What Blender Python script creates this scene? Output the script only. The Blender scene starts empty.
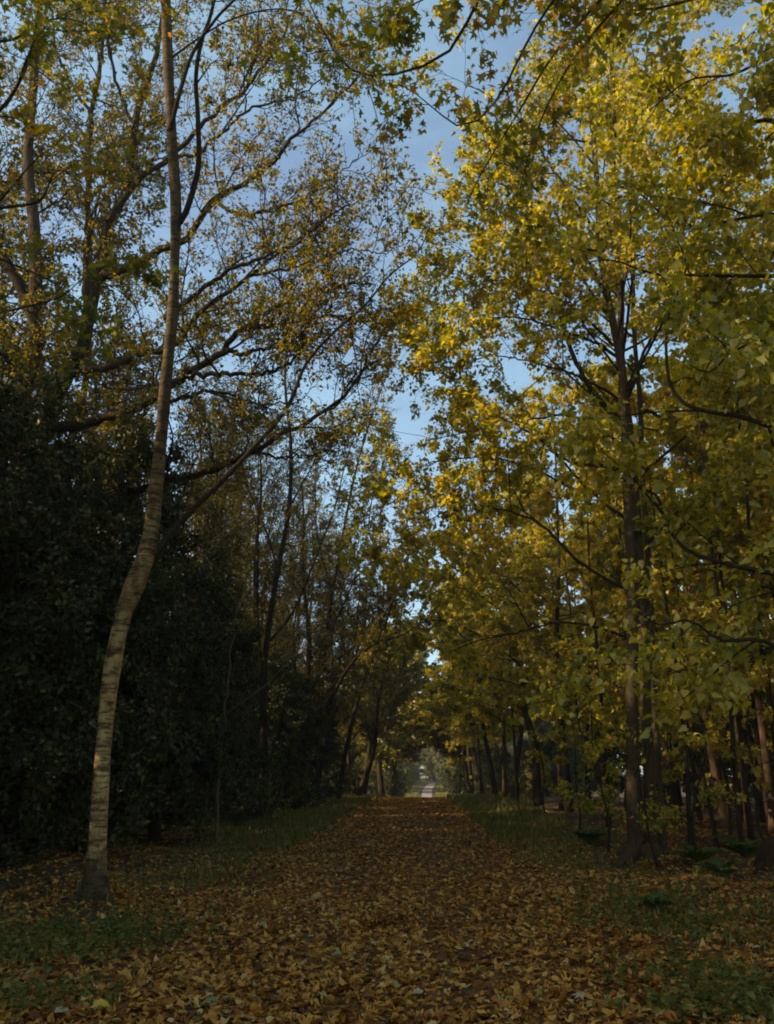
import bpy, math, random
import numpy as np
from mathutils import Vector

rng = np.random.default_rng(11)
random.seed(11)
scene = bpy.context.scene
COL = scene.collection
R = math.radians
UP = np.array([0., 0., 1.])

# ------------------------------------------------------------------ camera
FPX, PITCH, YAW = 800.0, R(18.9), R(2.57)
CAM = np.array([0., 0., 1.6])
FW = np.array([-math.sin(YAW)*math.cos(PITCH), math.cos(YAW)*math.cos(PITCH), math.sin(PITCH)])
RT = np.array([math.cos(YAW), math.sin(YAW), 0.])
UC = np.cross(RT, FW)


def pix(px, py, d):
    """World point seen at a picture position, at ground distance d along the ride."""
    v = FW*FPX + RT*(px-387) + UC*(512-py)
    return CAM + v*(d/v[1])


cd = bpy.data.cameras.new('camera')
cam = bpy.data.objects.new('camera', cd)
COL.objects.link(cam)
cam.location = CAM
cam.rotation_euler = (R(90)+PITCH, 0, YAW)
cd.sensor_fit = 'VERTICAL'
cd.sensor_height = 36
cd.lens = 36*FPX/1024
cd.clip_end = 3000
scene.camera = cam

# ------------------------------------------------------------------ light
SUN_EL, SUN_AZ = R(26.5), R(-108)          # azimuth clockwise from the ride's direction (+Y)
SD = np.array([math.sin(SUN_AZ)*math.cos(SUN_EL), math.cos(SUN_AZ)*math.cos(SUN_EL), math.sin(SUN_EL)])
w = bpy.data.worlds.new('World')
scene.world = w
w.use_nodes = True
nt = w.node_tree
bg = nt.nodes['Background']
sky = nt.nodes.new('ShaderNodeTexSky')
sky.sky_type = 'NISHITA'
sky.sun_disc = False
sky.sun_elevation = SUN_EL
sky.sun_rotation = SUN_AZ
sky.air_density = 1.0
sky.dust_density = 1.6
sky.ozone_density = 1.0
# thin high cloud drawn over the blue
tc = nt.nodes.new('ShaderNodeTexCoord')
mp = nt.nodes.new('ShaderNodeMapping')
mp.inputs['Scale'].default_value = (2.2, 2.2, 4.5)
nt.links.new(tc.outputs['Generated'], mp.inputs['Vector'])
nz = nt.nodes.new('ShaderNodeTexNoise')
nz.inputs['Scale'].default_value = 1.6
nz.inputs['Detail'].default_value = 6
nz.inputs['Roughness'].default_value = .6
nt.links.new(mp.outputs[0], nz.inputs['Vector'])
cr = nt.nodes.new('ShaderNodeMapRange')
cr.inputs[1].default_value = .38
cr.inputs[2].default_value = .75
cr.inputs[3].default_value = .12
cr.inputs[4].default_value = .55
nt.links.new(nz.outputs[0], cr.inputs[0])
mk = nt.nodes.new('ShaderNodeMix')
mk.data_type = 'RGBA'
nt.links.new(cr.outputs[0], mk.inputs[0])
nt.links.new(sky.outputs[0], mk.inputs[6])
mk.inputs[7].default_value = (2.3, 3.8, 4.5, 1)
nt.links.new(mk.outputs[2], bg.inputs[0])
bg.inputs[1].default_value = 0.105
sl = bpy.data.lights.new('sun', 'SUN')
sl.energy = 3.9
sl.angle = R(0.5)
sl.color = (1.0, 0.83, 0.60)
so = bpy.data.objects.new('sun', sl)
COL.objects.link(so)
so.rotation_euler = Vector(SD).to_track_quat('Z', 'Y').to_euler()
so.location = (-40, -15, 40)
vs = scene.view_settings
vs.view_transform = 'Standard'
vs.look = 'None'
vs.exposure = 1.2
vs.gamma = 1
cy = scene.cycles
cy.max_bounces = 12
cy.diffuse_bounces = 8
cy.glossy_bounces = 2
cy.transmission_bounces = 8
cy.transparent_max_bounces = 4
cy.use_denoising = True
cy.caustics_reflective = False
cy.caustics_refractive = False
cy.sample_clamp_indirect = 6
cy.filter_width = 1.9


# ------------------------------------------------------------------ materials
def new_mat(name):
    m = bpy.data.materials.new(name)
    m.use_nodes = True
    t = m.node_tree
    t.nodes.clear()
    out = t.nodes.new('ShaderNodeOutputMaterial')
    return m, t, out


def ramp(t, fac, stops, interp='LINEAR'):
    n = t.nodes.new('ShaderNodeValToRGB')
    n.color_ramp.interpolation = interp
    e = n.color_ramp.elements
    while len(e) < len(stops):
        e.new(0.5)
    for el, (p, c) in zip(e, stops):
        el.position = p
        el.color = (c[0], c[1], c[2], 1) if not np.isscalar(c) else (c, c, c, 1)
    t.links.new(fac, n.inputs[0])
    return n.outputs[0]


def math_node(t, op, a, b=None, clamp=False):
    n = t.nodes.new('ShaderNodeMath')
    n.operation = op
    n.use_clamp = clamp
    for i, v in enumerate((a, b)):
        if v is None:
            continue
        if isinstance(v, (int, float)):
            n.inputs[i].default_value = v
        else:
            t.links.new(v, n.inputs[i])
    return n.outputs[0]


def noise(t, scale, detail=3, rough=.55, vec=None):
    n = t.nodes.new('ShaderNodeTexNoise')
    n.inputs['Scale'].default_value = scale
    n.inputs['Detail'].default_value = detail
    n.inputs['Roughness'].default_value = rough
    if vec is not None:
        t.links.new(vec, n.inputs['Vector'])
    return n.outputs[0]


def coords(t, which='Object', scale=None):
    if which == 'Position':
        o = t.nodes.new('ShaderNodeNewGeometry').outputs['Position']
    else:
        o = t.nodes.new('ShaderNodeTexCoord').outputs[which]
    if scale is None:
        return o
    mp = t.nodes.new('ShaderNodeMapping')
    mp.inputs['Scale'].default_value = scale
    t.links.new(o, mp.inputs['Vector'])
    return mp.outputs[0]


def mixc(t, fac, a, b):
    n = t.nodes.new('ShaderNodeMix')
    n.data_type = 'RGBA'
    for sock, v in ((n.inputs[0], fac), (n.inputs[6], a), (n.inputs[7], b)):
        if isinstance(v, (int, float)):
            sock.default_value = v
        elif isinstance(v, tuple):
            sock.default_value = (*v, 1)
        else:
            t.links.new(v, sock)
    return n.outputs[2]


def leaf_mat(name, stops, trans=.45, gloss=.04, rough=.5, clump=.35, cscale=.45):
    """Leaves: each leaf its own hue, hue drifting from clump to clump, light coming through the blade."""
    m, t, out = new_mat(name)
    rnd = t.nodes.new('ShaderNodeNewGeometry').outputs['Random Per Island']
    nz = noise(t, cscale, 2, .5, coords(t, 'Position'))
    nz = math_node(t, 'MULTIPLY', math_node(t, 'SUBTRACT', nz, .5), clump*3)
    fac = math_node(t, 'ADD', rnd, nz, True)
    c = ramp(t, fac, stops)
    # faint mottling and blotches on each blade
    mott = noise(t, 60, 2, .6, coords(t, 'Object'))
    c = mixc(t, math_node(t, 'MULTIPLY', math_node(t, 'GREATER_THAN', mott, .62), .35), c, (.10, .06, .018))
    d = t.nodes.new('ShaderNodeBsdfDiffuse')
    t.links.new(c, d.inputs[0])
    tr = t.nodes.new('ShaderNodeBsdfTranslucent')
    hs = t.nodes.new('ShaderNodeHueSaturation')
    hs.inputs['Saturation'].default_value = 1.15
    hs.inputs['Value'].default_value = 1.45
    t.links.new(c, hs.inputs['Color'])
    t.links.new(hs.outputs[0], tr.inputs[0])
    mx = t.nodes.new('ShaderNodeMixShader')
    mx.inputs[0].default_value = trans
    t.links.new(d.outputs[0], mx.inputs[1])
    t.links.new(tr.outputs[0], mx.inputs[2])
    gl = t.nodes.new('ShaderNodeBsdfGlossy')
    gl.inputs['Roughness'].default_value = rough
    mg = t.nodes.new('ShaderNodeMixShader')
    mg.inputs[0].default_value = gloss
    t.links.new(mx.outputs[0], mg.inputs[1])
    t.links.new(gl.outputs[0], mg.inputs[2])
    t.links.new(mg.outputs[0], out.inputs[0])
    return m


def bark_mat(name, dark, light, green=None, streak=(9, 9, 1.6), bump=.6):
    m, t, out = new_mat(name)
    p = t.nodes.new('ShaderNodeBsdfPrincipled')
    p.inputs['Roughness'].default_value = .9
    p.inputs['Specular IOR Level'].default_value = .05
    v = coords(t, 'Object', streak)
    n1 = noise(t, 3.0, 5, .65, v)
    c = ramp(t, n1, [(.3, dark), (.68, light)])
    if green:
        n2 = noise(t, .9, 3, .6, coords(t, 'Object'))
        c = mixc(t, math_node(t, 'MULTIPLY', ramp(t, n2, [(.45, 0.), (.62, 1.)]), .6), c, green)
    t.links.new(c, p.inputs['Base Color'])
    b = t.nodes.new('ShaderNodeBump')
    b.inputs['Strength'].default_value = bump
    b.inputs['Distance'].default_value = .03
    t.links.new(n1, b.inputs['Height'])
    t.links.new(b.outputs[0], p.inputs['Normal'])
    t.links.new(p.outputs[0], out.inputs[0])
    return m


def birch_mat():
    m, t, out = new_mat('birch_bark')
    p = t.nodes.new('ShaderNodeBsdfPrincipled')
    p.inputs['Roughness'].default_value = .75
    p.inputs['Specular IOR Level'].default_value = .06
    base = ramp(t, noise(t, 2.2, 4, .6, coords(t, 'Object', (3, 3, 1.4))),
                [(.3, (.21, .118, .038)), (.5, (.40, .255, .09)), (.7, (.56, .40, .17))])
    # lenticels: short dark dashes round the stem
    l1 = noise(t, 2.0, 2, .5, coords(t, 'Object', (2.2, 2.2, 15)))
    l2 = noise(t, 1.0, 5, .75, coords(t, 'Object', (3.0, 3.0, 4.5)))
    # papery bands peeling round the stem
    l3 = noise(t, 1.0, 2, .5, coords(t, 'Object', (.8, .8, 7.5)))
    base = mixc(t, ramp(t, l3, [(.50, 0.), (.60, .55)]), base, (.12, .065, .028))
    f = math_node(t, 'MAXIMUM', ramp(t, l1, [(.54, 0.), (.62, .8)]), ramp(t, l2, [(.51, 0.), (.62, .9)]))
    c = base
    # black corky plates at the foot
    z = t.nodes.new('ShaderNodeSeparateXYZ')
    t.links.new(coords(t, 'Object'), z.inputs[0])
    n3 = noise(t, 2.4, 6, .75, coords(t, 'Object', (5, 5, 1.6)))
    foot = math_node(t, 'SUBTRACT', math_node(t, 'MULTIPLY', n3, 1.5), math_node(t, 'MULTIPLY', z.outputs[2], .9))
    c = mixc(t, ramp(t, foot, [(.05, 0.), (.45, .9)]), c, mixc(t, n3, (.012, .008, .004), (.055, .038, .02)))
    # the upper stem turns brown
    top = ramp(t, math_node(t, 'ADD', math_node(t, 'MULTIPLY', z.outputs[2], .1), math_node(t, 'MULTIPLY', n3, .35)),
               [(.5, 0.), (.9, .88)])
    c = mixc(t, top, c, (.07, .046, .023))
    c = mixc(t, math_node(t, 'MULTIPLY', f, .95), c, (.028, .019, .011))
    t.links.new(c, p.inputs['Base Color'])
    b = t.nodes.new('ShaderNodeBump')
    b.inputs['Strength'].default_value = .5
    b.inputs['Distance'].default_value = .02
    t.links.new(math_node(t, 'SUBTRACT', n3, f), b.inputs['Height'])
    t.links.new(b.outputs[0], p.inputs['Normal'])
    t.links.new(p.outputs[0], out.inputs[0])
    return m


M = {}
M['birch'] = birch_mat()
M['oak_bark'] = bark_mat('oak_bark', (.025, .016, .009), (.10, .066, .038), (.05, .046, .016), bump=1.)
M['dark_bark'] = bark_mat('dark_bark', (.014, .009, .005), (.052, .033, .018), (.028, .027, .009), bump=1.)
M['lime_bark'] = bark_mat('lime_bark', (.022, .014, .007), (.115, .075, .04), (.06, .052, .018), (14, 14, 1.2), 1.)
M['red_bark'] = bark_mat('red_bark', (.035, .02, .011), (.125, .07, .036))
M['pale_bark'] = bark_mat('pale_bark', (.08, .056, .026), (.19, .14, .07), (.07, .065, .025))
M['lime_leaf'] = leaf_mat('lime_leaf', [(0, (.13, .14, .02)), (.25, (.26, .24, .028)), (.55, (.44, .365, .052)), (.82, (.52, .38, .058)), (.94, (.48, .28, .04)), (1, (.26, .14, .035))], .58, .02, .5, .32, .35)
M['near_leaf'] = leaf_mat('near_lime_leaf', [(0, (.14, .15, .02)), (.35, (.26, .235, .03)), (.7, (.41, .345, .042)), (1, (.52, .39, .05))], .5, .03, .5)
M['oak_leaf'] = leaf_mat('oak_leaf', [(0, (.06, .062, .010)), (.4, (.13, .112, .013)), (.7, (.23, .175, .017)), (.92, (.36, .23, .02)), (1, (.20, .10, .025))], .45, .02)
M['maple_leaf'] = leaf_mat('maple_leaf', [(0, (.08, .10, .012)), (.5, (.17, .17, .018)), (.8, (.30, .23, .02)), (1, (.36, .16, .02))], .5, .02)
M['thin_leaf'] = leaf_mat('thin_tree_leaf', [(0, (.04, .038, .008)), (.5, (.085, .07, .011)), (.8, (.17, .125, .015)), (1, (.30, .20, .02))], .42, .02)
M['far_leaf'] = leaf_mat('far_tree_leaf', [(0, (.06, .075, .012)), (.4, (.12, .125, .018)), (.8, (.22, .18, .02)), (1, (.30, .20, .02))], .45)
M['holly_leaf'] = leaf_mat('holly_leaf', [(0, (.02, .024, .005)), (.55, (.052, .056, .011)), (.9, (.10, .10, .022)), (1, (.17, .13, .04))], .15, .022, .4)
M['low_leaf'] = leaf_mat('low_plant_leaf', [(0, (.07, .08, .015)), (.55, (.14, .145, .03)), (.9, (.21, .19, .045)), (1, (.26, .16, .045))], .35, .01)
M['fern_leaf'] = leaf_mat('fern_leaf', [(0, (.05, .085, .018)), (.7, (.085, .125, .024)), (1, (.2, .15, .03))], .35, .015)
M['grass'] = leaf_mat('grass', [(0, (.08, .088, .016)), (.6, (.15, .145, .028)), (1, (.30, .22, .06))], .3, .01)
M['litter'] = leaf_mat('fallen_leaf', [(0, (.07, .023, .004)), (.25, (.21, .076, .012)), (.5, (.37, .155, .025)), (.72, (.49, .232, .042)), (.88, (.56, .29, .045)), (.96, (.58, .38, .14)), (1, (.28, .22, .06))], .15, .015, .5, .2, .8)
M['yellow_leaf'] = leaf_mat('bright_fallen_leaf', [(0, (.55, .34, .03)), (1, (.6, .40, .04))], .2)
M['pale_leaf'] = leaf_mat('pale_fallen_leaf', [(0, (.36, .29, .16)), (1, (.42, .34, .2))], .2)
M['green_leaf'] = leaf_mat('green_fallen_leaf', [(0, (.17, .18, .07)), (1, (.21, .22, .09))], .2)


def ground_mat(name, stops, cell=11, green=None, bump=.9):
    m, t, out = new_mat(name)
    p = t.nodes.new('ShaderNodeBsdfPrincipled')
    p.inputs['Roughness'].default_value = .95
    p.inputs['Specular IOR Level'].default_value = .15
    v = coords(t, 'Position', (1, 1, .3))
    dv = t.nodes.new('ShaderNodeTexNoise')
    dv.inputs['Scale'].default_value = 5
    t.links.new(v, dv.inputs['Vector'])
    vm = t.nodes.new('ShaderNodeVectorMath')
    vm.operation = 'MULTIPLY_ADD'
    t.links.new(dv.outputs['Color'], vm.inputs[0])
    vm.inputs[1].default_value = (.12, .12, .12)
    t.links.new(v, vm.inputs[2])
    vo = t.nodes.new('ShaderNodeTexVoronoi')
    vo.inputs['Scale'].default_value = cell
    t.links.new(vm.outputs[0], vo.inputs['Vector'])
    sep = t.nodes.new('ShaderNodeSeparateColor')
    t.links.new(vo.outputs['Color'], sep.inputs[0])
    big = noise(t, .7, 4, .6, v)
    fac = math_node(t, 'ADD', math_node(t, 'MULTIPLY', sep.outputs[0], .75), math_node(t, 'MULTIPLY', big, .3), True)
    c = ramp(t, fac, stops)
    if green:
        g = noise(t, .55, 4, .65, v)
        c = mixc(t, ramp(t, g, [(.48, 0.), (.62, .8)]), c, green)
    t.links.new(c, p.inputs['Base Color'])
    b = t.nodes.new('ShaderNodeBump')
    b.inputs['Strength'].default_value = bump
    b.inputs['Distance'].default_value = .04
    t.links.new(sep.outputs[1], b.inputs['Height'])
    t.links.new(b.outputs[0], p.inputs['Normal'])
    t.links.new(p.outputs[0], out.inputs[0])
    return m


M['ground'] = ground_mat('forest_floor', [(0, (.02, .012, .007)), (.5, (.065, .036, .016)), (1, (.15, .085, .03))], 11, (.03, .042, .013))
M['path'] = ground_mat('leafy_path', [(0, (.025, .013, .006)), (.35, (.07, .035, .013)), (.7, (.13, .068, .023)), (1, (.22, .12, .04))], 12)
M['gravel'] = ground_mat('gravel', [(0, (.22, .165, .125)), (1, (.33, .26, .21))], 30)


# ------------------------------------------------------------------ mesh helpers
def quad_mesh(name, V, F, mat, smooth=False):
    me = bpy.data.meshes.new(name)
    V = np.ascontiguousarray(V, np.float32)
    F = np.ascontiguousarray(F, np.int32)
    me.vertices.add(len(V))
    me.vertices.foreach_set('co', V.ravel())
    me.loops.add(F.size)
    me.loops.foreach_set('vertex_index', F.ravel())
    me.polygons.add(len(F))
    me.polygons.foreach_set('loop_start', np.arange(0, F.size, 4, dtype=np.int32))
    me.update(calc_edges=True)
    if smooth:
        me.polygons.foreach_set('use_smooth', np.ones(len(F), bool))
    me.materials.append(mat)
    return me


def link(name, me, parent=None, loc=None):
    o = bpy.data.objects.new(name, me)
    COL.objects.link(o)
    if parent is not None:
        o.parent = parent
    if loc is not None:
        o.location = loc
    return o


def tag(o, label=None, cat=None, group=None, kind=None):
    for k, v in (('label', label), ('category', cat), ('group', group), ('kind', kind)):
        if v:
            o[k] = v
    return o


def thing(name, label, cat, loc, group=None):
    o = link(name, None, None, loc)
    o.empty_display_size = .3
    return tag(o, label, cat, group)


def copy_thing(src, loc, rz, sc, label, group=None):
    c = src.copy()
    COL.objects.link(c)
    c.location = loc
    c.rotation_euler = (0, 0, rz)
    c.scale = sc if not np.isscalar(sc) else (sc, sc, sc)
    c['label'] = label
    if group:
        c['group'] = group
    elif 'group' in c:
        del c['group']
    for ch in src.children:
        k = ch.copy()
        COL.objects.link(k)
        k.parent = c
    return c


def norm(v):
    return v/np.maximum(np.linalg.norm(v, axis=-1, keepdims=True), 1e-9)


def tubes(pts, rad, S):
    """(M,P,3) polylines with (M,P) radii to quads."""
    Mn, P, _ = pts.shape
    T = np.empty_like(pts)
    T[:, 1:-1] = pts[:, 2:]-pts[:, :-2]
    T[:, 0] = pts[:, 1]-pts[:, 0]
    T[:, -1] = pts[:, -1]-pts[:, -2]
    T = norm(T)
    mean = norm(pts[:, -1]-pts[:, 0])
    ref = np.where(np.abs(mean[:, 2:3]) < .8, UP[None], np.array([[1., .2, 0.]]))
    U = norm(np.cross(T, ref[:, None, :]))
    W = np.cross(T, U)
    a = np.arange(S)*2*math.pi/S
    V = pts[:, :, None, :] + rad[:, :, None, None]*(U[:, :, None, :]*np.cos(a)[None, None, :, None] + W[:, :, None, :]*np.sin(a)[None, None, :, None])
    V = V.reshape(-1, 3)
    m, p, s = np.meshgrid(np.arange(Mn), np.arange(P-1), np.arange(S), indexing='ij')
    i0 = (m*P+p)*S+s
    i1 = (m*P+p)*S+(s+1) % S
    F = np.stack([i0, i1, i1+S, i0+S], -1).reshape(-1, 4)
    return V, F


def join(parts):
    Vs, Fs, n = [], [], 0
    for V, F in parts:
        Vs.append(V)
        Fs.append(F+n)
        n += len(V)
    return np.concatenate(Vs), np.concatenate(Fs)


def resample(ctrl, P):
    """Catmull-Rom through the control points (n,k), P points."""
    c = np.asarray(ctrl, float)
    n = len(c)
    seg = np.linalg.norm(np.diff(c[:, :3], axis=0), axis=1)
    cum = np.concatenate([[0], np.cumsum(seg)])
    q = np.linspace(0, cum[-1], P)
    i = np.clip(np.searchsorted(cum, q, 'right')-1, 0, n-2)
    u = ((q-cum[i])/np.maximum(seg[i], 1e-9))[:, None]
    p0, p1, p2, p3 = c[np.maximum(i-1, 0)], c[i], c[i+1], c[np.minimum(i+2, n-1)]
    return .5*(2*p1+(p2-p0)*u+(2*p0-5*p1+4*p2-p3)*u*u+(3*p1-p0-3*p2+p3)*u**3)


LEAF = {
    # x along the blade, y across, z curl; quads
    'oval': (np.array([[0, 0, 0], [.3, .34, .07], [.72, .30, .03], [1, 0, -.10], [.72, -.30, .03], [.3, -.34, .07]], float),
             np.array([[0, 1, 2, 3], [0, 3, 4, 5]])),
    'heart': (np.array([[0, 0, 0], [.48, 0, .0], [1.12, 0, -.18], [-.10, .26, .05], [.28, .47, .10], [.70, .27, .0], [-.10, -.28, .05], [.32, -.44, .10], [.72, -.25, .0]], float),
              np.array([[0, 1, 4, 3], [1, 2, 5, 4], [0, 6, 7, 1], [1, 7, 8, 2]])),
    'lobed': (np.array([[0, 0, 0], [.05, .22, .03], [.05, .62, -.03], [.32, .28, .05], [.72, .52, -.06], [.55, .16, .04], [1.05, 0, -.14],
                        [.55, -.16, .04], [.72, -.52, -.06], [.32, -.28, .05], [.05, -.62, -.03], [.05, -.22, .03]], float),
              np.array([[0, 3, 2, 1], [0, 5, 4, 3], [0, 7, 6, 5], [0, 9, 8, 7], [0, 11, 10, 9]])),
    'oakleaf': (np.array([[0, 0, 0], [.25, .20, .05], [.45, .14, .03], [.68, .34, .05], [1, .06, -.10], [.8, -.26, .03], [.5, -.13, .03], [.3, -.24, .05]], float),
                np.array([[0, 2, 2, 1], [0, 4, 3, 2], [0, 6, 5, 4]])),
}
LEAF['oakleaf'] = (np.array([[0, 0, 0], [.22, .24, .05], [.50, .13, .02], [.75, .30, .03], [1, 0, -.10], [.75, -.30, .03], [.50, -.13, .02], [.22, -.24, .05]], float),
                   np.array([[0, 2, 1, 1], [0, 4, 3, 2], [0, 6, 5, 4], [0, 7, 6, 6]]))
LEAF['oakleaf'] = (LEAF['oakleaf'][0], np.array([[0, 6, 2, 1], [2, 6, 4, 3], [0, 7, 6, 2], [2, 6, 5, 4]]))
LEAF['oakleaf'] = (LEAF['oval'][0]*np.array([1, .85, 1]), LEAF['oval'][1])


def leaves(pos, d, nrm, size, kind, curl=None):
    tv, tf = LEAF[kind]
    d = norm(d)
    b = norm(np.cross(nrm, d))
    n = np.cross(d, b)
    s = size[:, None, None]
    z = tv[None, :, 2]*(1 if curl is None else curl[:, None])
    V = pos[:, None, :] + s*(tv[None, :, 0, None]*d[:, None, :]+tv[None, :, 1, None]*b[:, None, :]+z[:, :, None]*n[:, None, :])
    k = len(tv)
    F = tf[None]+(np.arange(len(pos))*k)[:, None, None]
    return V.reshape(-1, 3), F.reshape(-1, 4)


LEAF['pinna'] = (LEAF['oval'][0]*np.array([1, .42, 1]), LEAF['oval'][1])


# ------------------------------------------------------------------ tree growth
def grow(start, d, L, P, wob, trop, tv=UP):
    Mn = len(start)
    pts = np.empty((Mn, P, 3))
    pts[:, 0] = start
    d = norm(d)
    st = (L/(P-1))[:, None]
    for i in range(1, P):
        d = norm(d+rng.normal(0, wob, (Mn, 3))+trop*tv)
        pts[:, i] = pts[:, i-1]+d*st
    return pts


def kids(par, dens, t0, t1, ang, L, P, wob=.12, trop=.05, taper=.5, flat=0., rr=.012, rmin=.004, cap=.8, bias=None):
    pts, rad, pid = par
    Mn, Pn, _ = pts.shape
    plen = np.linalg.norm(np.diff(pts, axis=1), axis=2).sum(1)
    n = np.maximum(1, np.floor(dens*plen*(t1-t0)+rng.random(Mn)).astype(int))
    idx = np.repeat(np.arange(Mn), n)
    k = np.concatenate([np.arange(q) for q in n])
    t = t0+(t1-t0)*(k+rng.random(len(idx)))/n[idx]
    f = np.clip(t*(Pn-1), 0, Pn-1.001)
    i = f.astype(int)
    u = (f-i)[:, None]
    a, b = pts[idx, i], pts[idx, i+1]
    pos = a*(1-u)+b*u
    tan = norm(b-a)
    r = rad[idx, i]*(1-u[:, 0])+rad[idx, i+1]*u[:, 0]
    rv = rng.normal(0, 1, (len(idx), 3))
    if bias is not None:
        rv = rv+np.cross(bias[None], tan)
    perp = norm(np.cross(tan, rv))
    if flat > 0:
        h = np.cross(tan, UP[None])*np.where((k % 2) == 0, 1, -1)[:, None]
        perp = norm(perp*(1-flat)+norm(h)*flat)
    an = R(ang[0])+(R(ang[1])-R(ang[0]))*rng.random(len(idx))
    d = np.cos(an)[:, None]*tan+np.sin(an)[:, None]*perp
    Ln = (L[0]+(L[1]-L[0])*rng.random(len(idx)))*(1-taper*t)
    Ln = np.minimum(Ln, plen[idx]*cap)
    r0 = np.maximum(np.minimum(r*.72, rr*Ln), rmin)
    p = grow(pos, d, Ln, P, wob, trop)
    s = np.linspace(0, 1, P)[None]
    rd = np.maximum(r0[:, None]*(1-.8*s), rmin*.6)
    return p, rd, pid[idx]


def leaf_spray(par, dens, t0, size, kind, droop=.5, flatness=1., jitter=.04, keep=1.0, count=None):
    pts, rad, pid = par
    Mn, Pn, _ = pts.shape
    plen = np.linalg.norm(np.diff(pts, axis=1), axis=2).sum(1)
    if count:
        # patchy: some twigs keep many leaves, some have shed theirs
        wgt = plen*rng.gamma(1.7, 1., Mn)
        n = np.floor(wgt*count/wgt.sum()+rng.random(Mn)).astype(int)
        keep = 1
    else:
        n = np.floor(dens*plen+rng.random(Mn)).astype(int)
    if keep < 1:
        n = n*(rng.random(Mn) < keep)
    idx = np.repeat(np.arange(Mn), n)
    t = t0+(1-t0)*rng.random(len(idx))
    f = np.clip(t*(Pn-1), 0, Pn-1.001)
    i = f.astype(int)
    u = (f-i)[:, None]
    a, b = pts[idx, i], pts[idx, i+1]
    pos = a*(1-u)+b*u+rng.normal(0, jitter, (len(idx), 3))
    tan = norm(b-a)
    d = norm(tan*.5+rng.normal(0, .7, (len(idx), 3))-UP*droop)
    nr = norm(UP*flatness+rng.normal(0, .6, (len(idx), 3)))
    sz = size*(.5+.85*rng.random(len(idx)))
    return leaves(pos, d, nr, sz, kind, rng.normal(1., 1.3, len(idx)))


def flare(rad, pts, z0, amt=.7, h=.3):
    return rad*(1+amt*np.exp(-np.maximum(pts[..., 2]-z0, 0)/h))


def build_tree(name, label, cat, loc, stems, levels, spray, bark, leafm, limb_bark=None, sides=10, group=None,
               n_limb=0, extra_leaf=None, crown_name='crown', zlim=None):
    """stems: list of (kind, (P,3) points, (P,) radii) in world space; the first is the trunk.
    levels: list of kids() settings; spray: leaf_spray settings for the outermost level."""
    loc = np.asarray(loc, float)
    root = thing(name, label, cat, loc, group)
    P = stems[0][1].shape[0]
    pts = np.stack([s[1] for s in stems])-loc
    rad = np.stack([s[2] for s in stems])
    lev = (pts, rad, np.arange(len(stems)))
    lb = limb_bark or bark
    allb, prev = [], [lev]
    leafsets = []
    ids = None
    for li, kw in enumerate(levels):
        kw = dict(kw)
        S = kw.pop('S', 3)
        lf = kw.pop('leaf', None)
        if li == 0 and 'only' in kw:
            only = kw.pop('only')
            src = (lev[0][only], lev[1][only], lev[2][only])
        else:
            src = lev
        also = kw.pop('also_stems', None)
        lev = kids(src, **kw)
        if also is not None:
            st = (pts[also], rad[also], np.arange(len(also))+100000)
            l2 = kids(st, **dict(kw, cap=.6))
            lev = tuple(np.concatenate([x, y]) for x, y in zip(lev, l2))
        if zlim is not None:
            ok = (lev[0][:, :, 2] > zlim(lev[0][:, :, 0])).all(1)
            lev = tuple(x[ok] for x in lev)
        if li == 0 and len(stems) == 1 and n_limb:
            ln = np.linalg.norm(lev[0][:, -1]-lev[0][:, 0], axis=1)
            o = np.argsort(-ln)[:n_limb]
            ids = np.zeros(len(ln), int)
            ids[o] = 1+np.arange(len(o))
            lev = (lev[0], lev[1], ids)
        allb.append((lev, S))
        if lf:
            leafsets.append(leaf_spray(lev, **lf))
    lb = limb_bark or bark
    # each limb is a part with the twigs that grow on it; what grows on a trunk is a part too
    nid = len(stems) if len(stems) > 1 else 1+n_limb
    for k in range(nid):
        parts = []
        for (p, r, i), S in allb:
            msk = i == k
            if msk.any():
                parts.append(tubes(p[msk], r[msk], S))
        if k < len(stems):
            V, F = tubes(pts[k:k+1], rad[k:k+1], sides if stems[k][0] == 'trunk' else max(6, sides-3))
            if stems[k][0] == 'trunk':
                link('trunk', quad_mesh('trunk', V, F, bark, True), root)
            else:
                parts.append((V, F))
        if parts:
            nm = 'branchwork' if k < len(stems) and stems[k][0] == 'trunk' else 'limb'
            link(nm, quad_mesh(nm, *join(parts), lb, True), root)
    if spray:
        for sp in (spray if isinstance(spray, list) else [spray]):
            leafsets.append(leaf_spray(lev, **sp))
    if leafsets:
        V, F = join(leafsets)
        print('TREE', name, 'twigs', len(lev[0]), 'leaf quads', len(F))
        link(crown_name, quad_mesh(crown_name, V, F, leafm), root)
        return root, len(F)
    return root, 0


def wob_line(p0, p1, P, amp, bend=(0, 0, 0)):
    s = np.linspace(0, 1, P)
    l = np.asarray(p0)[None]*(1-s[:, None])+np.asarray(p1)[None]*s[:, None]
    ph = rng.random(6)*6.3
    l[:, 0] += amp*(np.sin(s*5+ph[0])-math.sin(ph[0]))+amp*.4*(np.sin(s*13+ph[1])-math.sin(ph[1]))
    l[:, 1] += amp*(np.sin(s*4.3+ph[2])-math.sin(ph[2]))+amp*.4*(np.sin(s*11+ph[3])-math.sin(ph[3]))
    l += (np.sin(s*math.pi/2)**2)[:, None]*np.asarray(bend)[None]
    return l


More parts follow.
